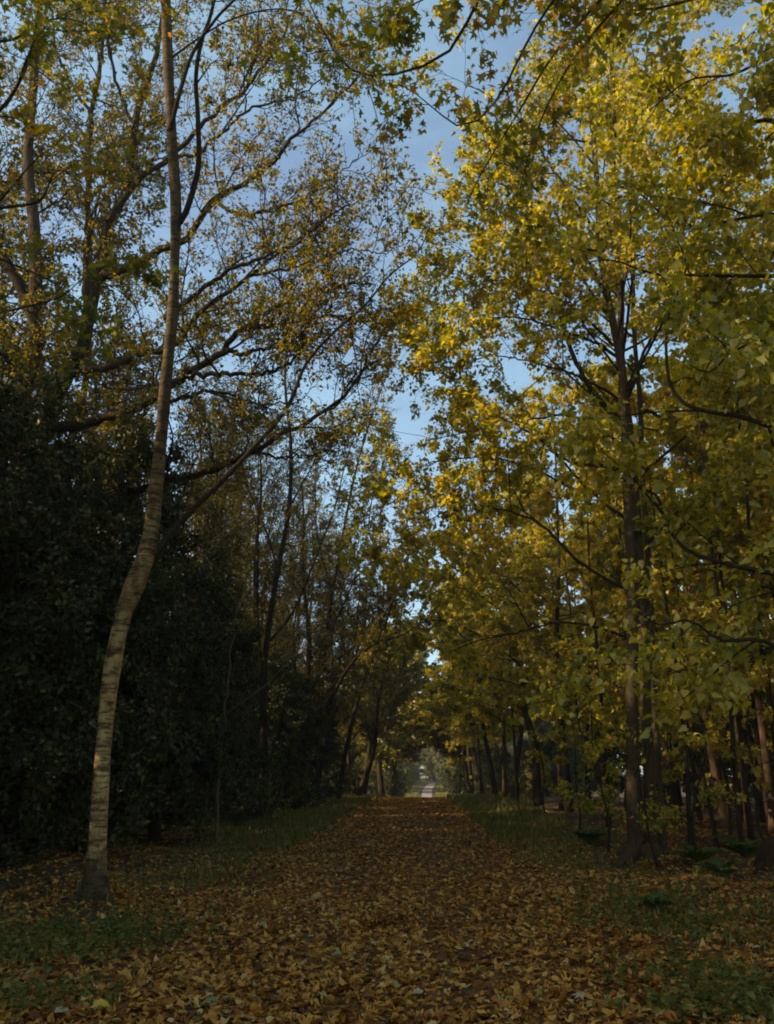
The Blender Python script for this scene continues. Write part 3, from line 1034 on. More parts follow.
near_tree('sycamore_tree', 'sycamore bough with dark lobed leaves hanging into the sky gap from above', (6.3, 1.2), 17, .28, M['dark_bark'],
          [([(640, -160), (520, -60), (478, 0), (472, 22), (454, 47), (420, 68), (389, 74), (361, 74), (342, 62), (327, 37), (308, 0), (296, -40)], 6.2, 7.6, .028, .006, .72),
           ([(600, -60), (540, 20), (497, 100), (470, 125), (454, 124), (426, 102), (404, 86), (388, 84)], 6.6, 7.4, 0.021, .005, .7),
           ([(660, -60), (600, 0), (550, 60), (520, 110), (495, 150), (478, 180), (466, 205)], 7, 8.5, 0.028, .006, .68),
           ([(560, -120), (480, -40), (440, -10), (400, 10), (360, 20)], 6.2, 7.2, 0.021, .005, .75),
           ([(640, -20), (580, 50), (550, 100), (530, 150), (520, 190)], 7, 8, 0.021, .005, .66)],
          [dict(dens=2.2, t0=.35, t1=1, ang=(25, 65), L=(.5, 1.4), P=8, wob=.12, trop=-.04, taper=.3, S=5, rr=.007, cap=.5),
           dict(dens=3.0, t0=.15, t1=1, ang=(25, 60), L=(.25, .6), P=5, wob=.12, trop=-.08, S=3, rr=.007, rmin=.003)],
          dict(dens=7, count=5200, t0=.05, size=.095, kind='lobed', droop=.5, flatness=.7, jitter=.11), M['maple_leaf'], (-.6, 1, 0))
near_tree('sycamore_tree', 'near sycamore with green lobed leaves reaching in from the upper left edge', (-7.6, 8.0), 16, .26, M['dark_bark'],
          [([(-40, 215), (0, 208), (39, 201), (52, 177), (62, 170), (85, 186)], 8.6, 9.2, .03, .006, .6),
           ([(-40, 130), (0, 110), (25, 70), (35, 30), (40, -10)], 8.6, 9.0, .035, .006, .66),
           ([(-40, 320), (0, 313), (52, 300), (70, 290), (100, 260)], 8.6, 9.5, .018, .004, .5),
           ([(-40, 240), (0, 259), (52, 282), (101, 318)], 8.8, 9.6, .018, .004, .56),
           ([(-40, 40), (10, 40), (50, 20), (80, 22), (110, 40)], 8.6, 9.4, .03, .006, .72),
           ([(-30, 10), (20, -20), (70, -40), (130, -30), (160, 0)], 8.6, 9.4, .03, .006, .78)],
          NEAR[:1]+[dict(NEAR[1], dens=2.6)], dict(dens=5.5, count=5500, t0=.1, size=.09, kind='lobed', droop=.5, flatness=.7, jitter=.09), M['maple_leaf'], (-.5, 0, 0))


# ------------------------------------------------------------------ other traced trees on the left
def traced(name, label, stems, levels, spray, bark, leafm, sides=9, n_limb=4, group=None):
    b = stems[0][1][0].copy()
    b[2] = float(terr(b[0], b[1]))
    stems[0][1][0, 2] = b[2]-.15
    return build_tree(name, label, 'tree', b, stems, levels, spray, bark, leafm, None, sides=sides, n_limb=n_limb, group=group)


TH = [dict(dens=1.6, t0=.3, t1=1, ang=(25, 60), L=(1.2, 3.2), P=8, wob=.12, trop=.06, taper=.4, S=4, rr=.009, cap=.5),
      dict(dens=4., t0=.1, t1=1, ang=(25, 60), L=(.5, 1.3), P=6, wob=.14, trop=.03, S=3, rmin=.006),
      dict(dens=4.2, t0=.1, t1=1, ang=(25, 60), L=(.3, .7), P=4, wob=.16, trop=.0, S=3, rmin=.005)]
SP = dict(dens=5, t0=.1, size=.085, kind='oval', droop=.4, flatness=.7, keep=.8, jitter=.05)
d = 42.
traced('leaning_tree', 'dark tree arching over the path from the left, its stems bent far right',
       [trace([(296, 812), (303, 770), (311, 739), (328, 705), (350, 665), (373, 645), (396, 637), (412, 630)], d, d-1.5, .19, .03, P26, 1, 'trunk'),
        trace([(296, 800), (300, 745), (316, 682), (333, 662), (356, 645), (366, 620), (372, 590)], d+.3, d, .13, .03, P26),
        trace([(366, 650), (379, 623), (396, 594), (408, 560), (414, 520)], d-1, d-2, .08, .02, P26),
        trace([(350, 665), (356, 630), (360, 580), (356, 540)], d-.8, d, .06, .02, P26)],
       TH, dict(SP, size=.11, count=12000), M['dark_bark'], M['thin_leaf'])
d = 54.
traced('leaning_tree', 'slender tree near the crest arching right across the sky gap', 
       [trace([(338, 800), (346, 750), (358, 700), (374, 655), (390, 610), (402, 560), (408, 510), (408, 460)], d, d-3, .16, .025, P26, 1, 'trunk'),
        trace([(366, 676), (392, 655), (415, 640), (432, 640)], d-1, d-2, .07, .02, P26),
        trace([(378, 645), (384, 590), (380, 530), (384, 480), (378, 430)], d-1, d-1, .07, .02, P26),
        trace([(390, 610), (412, 580), (425, 545), (430, 500)], d-2, d-3, .06, .02, P26)],
       [dict(TH[0], L=(2, 4.5))]+TH[1:], dict(SP, size=.13, count=14000), M['dark_bark'], M['thin_leaf'])
d = 48.
traced('thin_tree', 'bent thin tree between the arching tree and the holly, with long twiggy limbs', 
       [trace([(318, 805), (316, 740), (322, 680), (330, 610), (342, 540), (356, 470), (374, 410), (392, 360)], d, d-5, .17, .025, P26, 1, 'trunk'),
        trace([(326, 640), (350, 590), (366, 540), (374, 490), (392, 440)], d-2, d-4, .07, .02, P26),
        trace([(332, 590), (318, 540), (316, 480), (326, 420)], d-2, d-2, .07, .02, P26)],
       [dict(TH[0], L=(1.6, 4))]+TH[1:], dict(SP, size=.11, count=14000), M['dark_bark'], M['thin_leaf'])
d = 34.
traced('thin_tree', 'tall thin dark tree with fine twigs standing left of the sky gap behind the hollies',
       [trace([(262, 820), (264, 740), (264, 667), (277, 574), (289, 508), (291, 446), (285, 380), (290, 320), (296, 270)], d, d, .17, .03, P26, 1, 'trunk'),
        trace([(270, 640), (293, 612), (320, 547), (336, 504), (347, 457), (365, 410), (380, 360)], d, d-1.5, .06, .012, P26),
        trace([(264, 690), (258, 620), (258, 574), (258, 500), (259, 440), (262, 400)], d, d+.5, .06, .015, P26),
        trace([(278, 570), (262, 520), (245, 480), (235, 430), (232, 400)], d, d+1, .05, .012, P26),
        trace([(289, 508), (310, 470), (325, 440), (345, 420)], d, d+1, .05, .012, P26)],
       [dict(TH[0], dens=1.9)]+TH[1:], dict(SP, count=9000, size=.08), M['dark_bark'], M['thin_leaf'])
d = 23.
traced('dead_birch', 'broken pale thin trunk with one long bare branch in front of the dark hollies',
       [trace([(216, 850), (220, 762), (224, 720), (229, 677), (232, 640), (238, 600)], d, d, .055, .02, P26, 1, 'trunk', .03),
        trace([(226, 714), (240, 704), (262, 688), (282, 669), (308, 648), (325, 622)], d, d-.5, .03, .008, P26)],
       [dict(dens=.7, t0=.4, t1=1, ang=(30, 60), L=(.5, 1.2), P=6, wob=.12, trop=.05, S=4), dict(dens=2, t0=.2, t1=1, ang=(30, 60), L=(.2, .5), P=4, S=3, rmin=.003)],
       None, M['pale_bark'], M['thin_leaf'], n_limb=2)
d = 45.
traced('row_tree', 'dark crooked trunk forking low in the row of trees right of the path',
       [trace([(539, 813), (537, 790), (535, 750), (526, 713), (521, 692), (526, 676), (530, 640), (528, 590), (532, 540)], d, d, .26, .06, P26, 1, 'trunk'),
        trace([(523, 684), (519, 664), (507, 655), (480, 636), (450, 622), (425, 620)], d, d-2, .10, .03, P26),
        trace([(526, 676), (545, 655), (560, 640), (585, 620)], d, d, .09, .03, P26),
        trace([(528, 600), (500, 572), (465, 548), (432, 545)], d-1, d-3, .07, .02, P26),
        trace([(530, 640), (495, 606), (460, 588), (426, 596)], d-1, d-2, .07, .02, P26),
        trace([(535, 755), (560, 730), (590, 690)], d, d-3, .05, .02, P26)],
       [dict(TH[0], L=(2, 5), dens=1.3)]+TH[1:], dict(SP, size=.17, kind='heart', count=17000), M['dark_bark'], M['lime_leaf'])

# ------------------------------------------------------------------ prototypes and their copies
def upright(h, r, amp=.15, bend=(0, 0, 0), P=P26):
    p = wob_line((0, 0, -.15), (0, 0, h), P, amp, bend)
    return ('trunk', p, flare(np.linspace(r, r*.12, P), p, 0, .4, .3))


ORG = (0, 0, 0)


def holly(h, r, leafn):
    st = [upright(h, .16, .15), ]
    return build_tree('holly_tree', 'x', 'tree', ORG, st,
                      [dict(dens=7.5, t0=.03, t1=1, ang=(50, 95), L=(r*.8, r*1.15), P=8, wob=.10, trop=.03, taper=.72, S=4, rr=.009, cap=.9),
                       dict(dens=4.5, t0=.15, t1=1, ang=(30, 70), L=(.5, 1.1), P=5, wob=.15, trop=.0, S=3, rmin=.004),
                       dict(dens=4.5, t0=.1, t1=1, ang=(30, 70), L=(.2, .5), P=4, wob=.15, trop=-.03, S=3, rmin=.003)],
                      dict(dens=1, count=leafn, t0=.0, size=.105, kind='oval', droop=.2, flatness=.7, jitter=.10), M['dark_bark'], M['holly_leaf'], sides=8, n_limb=0)


def put(protos, places, group):
    """places: (proto index, x, y, rotation, scale, label). The first use moves the prototype itself."""
    used = set()
    for (k, x, y, rz, sc, lab) in places:
        loc = (x, y, float(terr(x, y)))
        s3 = sc if not np.isscalar(sc) else (sc, sc, sc)
        if k not in used:
            used.add(k)
            o = protos[k]
            o.location, o.rotation_euler, o.scale = loc, (0, 0, rz), s3
            o['label'] = lab
            o['group'] = group
        else:
            copy_thing(protos[k], loc, rz, s3, lab, group)


hol = [holly(10.2, 3.4, 52000)[0], holly(8.6, 3.0, 44000)[0]]
put(hol, [
    (0, -9.2, 16.5, 0, 1.0, 'tall black green holly filling the left edge behind the birch'),
    (1, -7.2, 18.5, 1, (1.0, 1.0, 1.16), 'dark holly standing directly behind the birch trunk'),
    (1, -7.6, 24.0, 2.2, (1.05, 1.05, .92), 'rounded dark holly between the birch and the broken pale trunk'),
    (0, -10.8, 21.5, 3.9, 1.08, 'tall holly behind the front hollies, under the oak limbs'),
    (1, -8.2, 30.0, 4.0, (1.0, 1.0, 1.12), 'dark holly behind the broken pale trunk'),
    (0, -12.5, 27.0, 5.0, 1.05, 'half hidden holly deep in the wood left of the thin dark tree'),
    (1, -11.2, 14.6, 5.2, 1.0, 'holly cut off by the left edge of the picture'),
    (1, -9.0, 37.0, .7, .95, 'holly at the foot of the thin dark tree left of the arching tree'),
    (0, -13.5, 36.0, 1.7, 1.0, 'holly in deep shade far behind the broken pale trunk'),
    (1, -8.6, 45.0, 2.9, .85, 'low holly just beyond the foot of the arching tree'),
    (1, -9.0, 53.0, 3.3, .9, 'distant holly on the left between the arching tree and the crest'),
    (0, -11.5, 47.0, 4.6, .9, 'holly deep in the wood behind the arching tree'),
    (1, -8.4, 62.0, 5.8, .85, 'farthest holly left of the crest'),
    (1, -7.4, 41, 5.1, .85, 'holly beside the foot of the arching tree, close to the verge'),
    (1, -7.0, 49, 3.9, .8, 'low holly behind the foot of the bent thin tree'),
    (1, -6.8, 58, 2.0, .75, 'small holly on the left verge half way to the crest'),
    (0, -7.4, 71, .5, .7, 'small pointed holly on the left verge at the crest'),
    (1, -10.6, 6.6, .4, 1.15, 'holly added as sun block outside the picture between two others'),  # this and the next are unseen, added to keep sun dapples off the path
    (0, -14.0, 6.5, 2.4, 1.3, 'tall holly added as sun block outside the picture on the left'),
    (0, -15, 11.5, 1.1, 1.25, 'tall holly added as sun block outside the left edge in the second rank'),  # this pair is out of view, added to close sun stripes across the path
    (0, -14.5, 17, 4.1, 1.25, 'tall holly added as sun block, hidden behind the black green holly at the left edge'),
    (0, -11.5, 9.5, 3.1, 1.0, 'holly outside the left edge of the picture'),
    (1, -10.5, 3.5, 1.2, 1.1, 'holly outside the picture, left of the near path'),
    (0, -12.5, -3.0, 4.4, 1.0, 'holly behind the viewer on the left'),
    (0, -16.0, 21.0, 2.6, 1.0, 'holly in the second rank behind the left edge'),
], 'dark evergreen hollies along the left of the path')


def lime_proto(h, r, sp, t0=.22, dens=1.3):
    st = [upright(h, r, .25)]
    return build_tree('woodland_tree', 'x', 'tree', ORG, st,
                      [dict(dens=dens*2.2, t0=t0, t1=1, ang=(45, 85), L=(sp*.7, sp*1.15), P=9, wob=.10, trop=.02, taper=.62, S=4, rr=.009, cap=.6),
                       dict(dens=2.8, t0=.15, t1=1, ang=(25, 65), L=(.9, 2.1), P=6, wob=.12, trop=-.02, S=3, rmin=.007),
                       dict(dens=3.0, t0=.1, t1=1, ang=(25, 60), L=(.4, .9), P=4, wob=.14, trop=-.03, S=3, rmin=.005)],
                      dict(dens=7, count=36000, t0=.1, size=.13, kind='heart', droop=.45, flatness=1.0, jitter=.08), M['dark_bark'], M['lime_leaf'], sides=9, n_limb=0)


lim = [lime_proto(20, .17, 5.2)[0], lime_proto(17, .14, 4.4, .2)[0]]
put(lim, [
    (0, 11.0, 25, 0, 1.0, 'yellow leaved tree behind the big lime and to its right'),
    (1, 9.0, 31, 1.1, 1.05, 'yellow tree just behind the big lime'),
    (0, 6.2, 37, 2.3, 1.0, 'yellow tree in the right row, in front of the crooked forked trunk'),
    (1, 15.5, 21, 3.0, 1.0, 'yellow tree near the right edge behind the thin stems'),
    (0, 15.5, 31, 4.4, 1.05, 'second rank yellow tree at the right, seen between stems'),
    (1, 5.4, 52, 5.1, (1.45, 1.45, 1.15), 'straight trunked yellow tree next to the crooked forked trunk'),
    (0, 11.0, 45, .6, 1.0, 'yellow tree in the second rank behind the right row'),
    (1, 5.0, 61, 1.6, (1.45, 1.45, 1.1), 'dark trunked yellow tree near the end of the right row'),
    (0, 20.5, 26, 2.9, 1.0, 'tree deep in the wood at the far right edge'),
    (1, 14.5, 12.5, 3.6, .9, 'yellow tree outside the right edge behind the near boughs'),
    (0, 18.5, 40, 5.6, 1.1, 'yellow tree deep in the right hand wood'),
    (1, 4.7, 70, 2.0, (1.5, 1.5, 1.1), 'last full yellow tree on the right before the crest'),
    (1, 11.0, 58, 4.2, 1.1, 'yellow tree behind the end of the right row'),
    (0, 25, 33, 1.0, 1.1, 'distant yellow tree filling gaps at the right edge'),
    (1, 13.5, 2, 1.9, 1.0, 'yellow tree off to the right of the near path'),
    (0, 24, 20, 3.0, 1.0, 'outer yellow tree at the right'),
    (0, 11.0, 14.5, 5.0, .85, 'yellow tree added to block light just outside the picture right of the stump'),  # down to the far right one: trees out of view, added to block light
    (1, 18.5, 17.5, .2, 1.1, 'yellow tree added to block light behind the stump, outside the right edge'),
    (0, 16.5, 7.5, 1.4, 1.0, 'yellow tree added to block light right of the near boughs, outside the picture'),
    (1, 23, 12, 2.4, 1.1, 'yellow tree added to block light far to the right, outside the picture'),
    (0, 13.0, 22, 2.5, 1.15, 'tallest yellow tree at the top right behind the near boughs'),
    (1, 17.5, 27, 3.3, 1.3, 'tall yellow tree behind the red brown trunk'),
    (0, -24, 8, 4.0, 1.0, 'yellow tree added as sun block far outside the picture on the left'),  # the far left trees are unseen, added to block sun from the ground
    (1, -29, 14, 2.0, 1.1, 'second yellow tree added as sun block far outside the picture on the left'),
    (0, -23, 0, 1.0, 1.0, 'yellow tree added as sun block far to the left, behind the viewer'),
    (1, -30, 5, .5, 1.15, 'outermost yellow tree added as sun block at the left, outside the picture'),
    (0, -33, 10, .9, 1.0, 'farthest yellow tree added as sun block outside the left edge'),
    (0, 4.4, 80, 4.0, (1.4, 1.4, 1.0), 'first yellow tree beyond the crest on the right'),
    (1, 28, 44, 4.0, 1.2, 'yellow tree at the back of the right hand wood'),
], 'yellow trees along the woodland path')


def pole(h, r, bark, leafn, t0, name):
    st = [upright(h, r, .12)]
    return build_tree(name, 'x', 'tree', ORG, st,
                      [dict(dens=1.5, t0=t0, t1=1, ang=(35, 80), L=(1.0, 2.6), P=7, wob=.12, trop=.02, taper=.4, S=4, rr=.007, cap=.4),
                       dict(dens=2.4, t0=.2, t1=1, ang=(25, 60), L=(.4, 1.0), P=5, wob=.12, trop=-.04, S=3, rmin=.004)],
                      dict(dens=1, count=leafn, t0=.1, size=.12, kind='heart', droop=.5, flatness=1.0, jitter=.05), bark, M['lime_leaf'], sides=8, n_limb=0)


pol = [pole(17, .14, M['red_bark'], 5000, .25, 'pole_tree')[0], pole(13, .06, M['dark_bark'], 3500, .12, 'pole_tree')[0], pole(15, .085, M['dark_bark'], 4500, .2, 'pole_tree')[0]]
pp = []
for (k, px, dd, sc, lab) in (
        (0, 722, 27, 1.0, 'straight red brown trunk standing in the wood right of the big lime'),
        (1, 684, 20.5, 1.0, 'thin dark stem just right of the big lime'),
        (1, 710, 22.5, .95, 'thin stem between the big lime and the red brown trunk'),
        (2, 745, 22, 1.0, 'dark leaning stem above the tall fern'),
        (2, 758, 30, 1.05, 'dark stem behind the tall fern, second from the right edge'),
        (1, 735, 18.5, 1.05, 'slender dark stem beside the tall fern'),
        (2, 697, 33, 1.0, 'far dark stem seen between the big lime and red brown trunk'),
        (0, 768, 26, .95, 'brown trunk at the right edge of the picture'),
        (2, 606, 28, 1.0, 'thin dark stem just left of the big lime'),
        (1, 590, 36, 1.1, 'slim stem in the shade between the big lime and crooked trunk'),
        (2, 560, 42, 1.1, 'dark stem right of the crooked forked trunk'),
        (2, 517, 49, 1.2, 'upright dark stem left of the crooked forked trunk'),
        (0, 504, 56, 1.1, 'brown straight trunk near the end of the right row'),
        (2, 481, 66, 1.15, 'dark stem near the crest right of the path'),
        (1, 459, 84, 1.1, 'thin distant stem beyond the crest right of the path'),
        (1, 466, 80, 1.0, 'thin distant stem beside the last yellow tree'),
        (2, 640, 38, 1.1, 'stem hidden behind the big lime'),
        (1, 670, 28, 1.0, 'thin stem close behind the big lime on its right'),
        (2, 780, 20, 1.0, 'dark stem cut by the right edge above the stump')):
    q = pix(px, 790, dd)
    pp.append((k, q[0], dd, rng.random()*6.28, sc, lab))
for k in range(20):
    dd = 26+rng.random()*22
    q = pix(655+k*7.5+rng.normal(0, 4), 790, dd)
    pp.append((1 if k % 3 else 2, q[0], dd, rng.random()*6.28, .9+.4*rng.random(), 'thin dark stem in the shaded depth of the right hand wood'))
put(pol, pp, 'slender stems in the right hand wood')


def sapling():
    st = [upright(4.2, .03, .18)]
    return build_tree('sapling', 'x', 'sapling', ORG, st,
                      [dict(dens=2.6, t0=.1, t1=1, ang=(40, 85), L=(.7, 1.9), P=7, wob=.12, trop=.0, taper=.3, S=4, rr=.007, rmin=.004),
                       dict(dens=2.6, t0=.2, t1=1, ang=(30, 60), L=(.25, .6), P=4, wob=.12, trop=-.04, S=3, rmin=.003, flat=.7)],
                      dict(dens=8, count=620, t0=.1, size=.085, kind='heart', droop=.35, flatness=1.3, jitter=.07), M['dark_bark'], M['lime_leaf'], sides=6, n_limb=0)[0]


sap = [sapling(), sapling()]
sp_ = []
for (k, px, dd, sc, lab) in ((0, 603, 19.5, 1.0, 'yellow leaved sapling just left of the big lime'), (1, 652, 17.5, .95, 'small sapling with yellow leaves in front of the big lime'),
                             (0, 575, 26, 1.1, 'sapling with yellow leaves in shade left of the big lime'), (1, 765, 19, 1.1, 'sapling near the stump at the right edge'),
                             (0, 690, 17.5, 1.0, 'yellow sapling beside the low spreading fern'), (1, 548, 34, 1.2, 'sapling in front of the crooked forked trunk'),
                             (1, 722, 23, 1.2, 'sapling at the foot of the red brown trunk'), (0, 625, 24, 1.3, 'taller sapling half hidden behind the big lime')):
    q = pix(px, 800, dd)
    sp_.append((k, q[0], dd, rng.random()*6.28, sc, lab))
put(sap, sp_, 'yellow saplings below the big lime')


def sparse(h, r, leafn):
    st = [upright(h, r, .35, (1.0, 0, 0))]
    return build_tree('woodland_tree', 'x', 'tree', ORG, st,
                      [dict(dens=2.6, t0=.2, t1=1, ang=(25, 60), L=(2.0, 4.6), P=9, wob=.12, trop=.06, taper=.5, S=4, rr=.009, cap=.5),
                       dict(dens=4.2, t0=.15, t1=1, ang=(25, 60), L=(.8, 1.9), P=6, wob=.16, trop=.03, S=3, rmin=.013),
                       dict(dens=4.6, t0=.1, t1=1, ang=(25, 60), L=(.4, .9), P=4, wob=.16, trop=.0, S=3, rmin=.009)],
                      dict(dens=1, count=leafn, t0=.1, size=.08, kind='oval', droop=.4, flatness=.7, jitter=.06), M['dark_bark'], M['thin_leaf'], sides=8, n_limb=0)[0]


spa = [sparse(16, .19, 11000), sparse(13.5, .15, 17000)]
put(spa, [
    (1, -4.8, 60, 0, (1.5, 1.5, 1.15), 'bushy olive tree close to the path near the crest, on the left'),
    (0, -8.8, 33, 5.2, 1.1, 'half bare tree above the hollies right of the broken pale trunk'),
    (0, -7.2, 45, 2.2, 1.2, 'half bare tree between the arching tree and the bent thin tree'),
    (0, -11.5, 39, 3.2, 1.35, 'tall half bare tree showing above the hollies at centre left'),
    (0, -9.0, 68, 4.2, 1.5, 'tall half bare tree behind the crest on the left'),
    (0, -14, 60, .2, 1.6, 'tallest half bare tree far back on the left near the crest'),
    (0, -9.5, 46, 0, 1.1, 'twiggy half bare tree behind the arching tree'),
    (1, -6.6, 50, .5, 1.15, 'small leaved tree beyond the arching tree, close to the path'),
    (0, -14, 33, 1.3, 1.15, 'twiggy tree rising behind the hollies left of the thin dark tree'),
    (1, -12, 42, 2.0, 1.3, 'olive leaved tree deep in the wood behind the thin dark tree'),
    (0, -6.6, 57, 3.0, 1.2, 'twiggy tree near the crest left of the path'),
    (1, -11, 56, 4.0, 1.3, 'olive tree in the second rank left of the crest'),
    (0, -17, 40, 5.0, 1.4, 'tall twiggy tree far back under the oak limbs'),
    (1, -16, 26, 5.5, 1.6, 'olive tree behind the oak at the left'),
    (0, -17, 20, .8, 1.5, 'twiggy tree behind the hollies at the left edge'),
    (1, -5.4, 67, 1.8, (1.5, 1.5, 1.2), 'last olive tree left of the path before the crest'),
    (0, -15, 52, 2.7, 1.4, 'distant twiggy tree behind the left hand wood'),
    (0, -9.5, 35, 4.1, 1.15, 'half bare tree behind the tall thin dark tree, on its left'),
    (1, -8.0, 62, 5.0, 1.25, 'olive tree behind the twiggy tree near the crest'),
    (0, -10.5, 64, .4, 1.5, 'tall half bare tree showing above the woods left of the sky gap'),
    (0, -20, 30, 2.2, 1.7, 'tallest twiggy tree behind the oak crown'),
    (1, -13, 20, 3.0, 1.7, 'olive leaved tree between the oak and the left edge'),
    (0, -5.4, 74, 1.0, (1.5, 1.5, 1.1), 'half bare tree on the left at the crest'),
    (1, -10.2, 28, 2.4, 1.5, 'olive leaved tree rising behind the hollies right of the birch'),
    (0, -8.2, 40, 3.7, 1.3, 'half bare tree close behind the tall thin dark tree, on its right'),
    (1, -14, 24, .9, 1.75, 'tall olive tree behind the oak crown'),
    (0, -12.5, 50, 1.9, 1.5, 'tall half bare tree behind the arching tree'),
    (1, -7.6, 54, 2.6, 1.2, 'olive tree beside the small leaved tree, left of the sky gap'),
    (1, -22, 24, 3.6, 1.8, 'broad olive tree at the left edge behind everything'),
    (1, -11, 8, 4.1, 1.15, 'olive tree outside the left edge, level with the near path'),
    (0, -14, 2, .3, 1.2, 'half bare tree outside the left edge'),
    (1, -12, -5, 1.5, 1.2, 'olive tree behind the viewer on the left'),
    (1, -19, 5, 5.2, 1.4, 'tall olive tree far outside the left edge'),
    (1, -17, 11, 2.2, 1.35, 'olive tree outside the left edge behind the hollies'),
    (1, -16, -12, .9, 1.3, 'olive tree far behind the viewer on the left'),
    (1, -24, -3, 3.1, 1.5, 'broad olive tree well outside the left edge'),
    (1, -19, 47, 4.4, 1.6, 'broad olive tree far back in the left hand wood'),
], 'half bare trees of the left hand wood')


def far_tree(h, sp, lm, t0=.2):
    st = [upright(h, .24, .3)]
    return build_tree('far_tree', 'x', 'tree', ORG, st,
                      [dict(dens=4.2, t0=t0, t1=1, ang=(40, 80), L=(sp*.8, sp*1.2), P=8, wob=.12, trop=.04, taper=.6, S=4, rr=.010, cap=.6),
                       dict(dens=1.7, t0=.2, t1=1, ang=(30, 70), L=(1.0, 2.2), P=5, wob=.15, trop=.0, S=3, rmin=.012)],
                      dict(dens=9, count=16000, t0=.05, size=.27, kind='heart', droop=.4, flatness=.9, jitter=.18), M['dark_bark'], lm, sides=7, n_limb=0)[0]


far = [far_tree(15, 4.8, M['far_leaf']), far_tree(18, 5.6, M['far_leaf']), far_tree(13, 5.0, M['far_leaf'], .03)]
fl = [
    (1, -3.6, 88, 2.4, (1.5, 1.5, 1.0), 'olive tree in the dip leaning over the path from the left'),
    (0, -4.2, 82, 0, (1.4, 1.4, 1.0), 'olive tree left of the gap where the path drops away'),
    (1, 4.8, 90, 1, (1.4, 1.4, 1.0), 'olive tree right of the gap where the path drops away'),
    (1, -4.2, 96, 2, (1.4, 1.4, 1.05), 'rounded olive tree beyond the crest on the left'),
    (1, 5.0, 104, 3, (1.4, 1.4, 1.05), 'olive tree beyond the crest on the right'),
    (2, -7.4, 116, 4, .95, 'tall olive tree left of the pale gravel path'),
    (2, 7.6, 128, 5, 1.0, 'rounded olive tree right of the pale gravel path'),
    (2, -7.2, 146, .4, 1.0, 'olive tree on the far slope left of the gravel path'),
    (2, 7.8, 158, 1.2, 1.0, 'olive tree on the far slope right of the gravel path'),
    (2, 2.5, 204, 2.6, 1.0, 'dark round tree closing the view at the top of the gravel path'),
    (2, -1.7, 206, .7, 1.0, 'dark tree behind the head of the gravel path, just left of it'),
    (2, 5.9, 207, 1.9, 1.0, 'dark tree behind the head of the gravel path, just right of it'),
    (2, -5.5, 192, 3.3, 1.1, 'tall tree at the head of the gravel path on its left'),
    (2, 8.0, 194, 4.3, 1.1, 'tall tree at the head of the gravel path on its right'),
]
lab_far = 'olive tree of the distant wood beyond the crest'
for k in range(26):
    y = 84+rng.random()*150
    sgn = -1 if k % 2 else 1
    fl.append((2 if k % 3 else 1, sgn*(10+rng.random()*22), y, rng.random()*6.28, 1.0+.4*rng.random(), lab_far))
for k in range(9):
    fl.append((2 if k % 3 else 0, -26+k*6.5+rng.normal(0, 1), 212+rng.random()*20, rng.random()*6.28, 1.1+.3*rng.random(), lab_far))
lab_deep = 'olive tree far back between the stems of the right hand wood'
for k in range(20):
    fl.append((2 if k % 3 else k % 2, 26+rng.random()*26, 24+k*3.4, rng.random()*6.28, .8+.3*rng.random(), lab_deep))
lab_deep = 'olive tree far back behind the hollies of the left hand wood'
for k in range(12):
    fl.append((2 if k % 3 else k % 2, -21-rng.random()*24, 26+k*5.0, rng.random()*6.28, .85+.35*rng.random(), lab_deep))
put(far, fl, 'olive trees of the distant wood')

# shrubs that close the gaps low down in both woods
def bush(lm, h=2.6, r=1.7):
    st = [upright(h, .05, .1)]
    return build_tree('bush', 'x', 'bush', ORG, st,
                      [dict(dens=12, t0=.03, t1=1, ang=(35, 85), L=(r*.7, r*1.1), P=7, wob=.14, trop=.05, taper=.5, S=3, rr=.007, cap=.8),
                       dict(dens=3.0, t0=.2, t1=1, ang=(30, 70), L=(.3, .8), P=4, wob=.15, trop=.0, S=3, rmin=.004)],
                      dict(dens=11, count=7000, t0=.0, size=.10, kind='oval', droop=.3, flatness=.8, jitter=.07), M['dark_bark'], lm, sides=6, n_limb=0)[0]


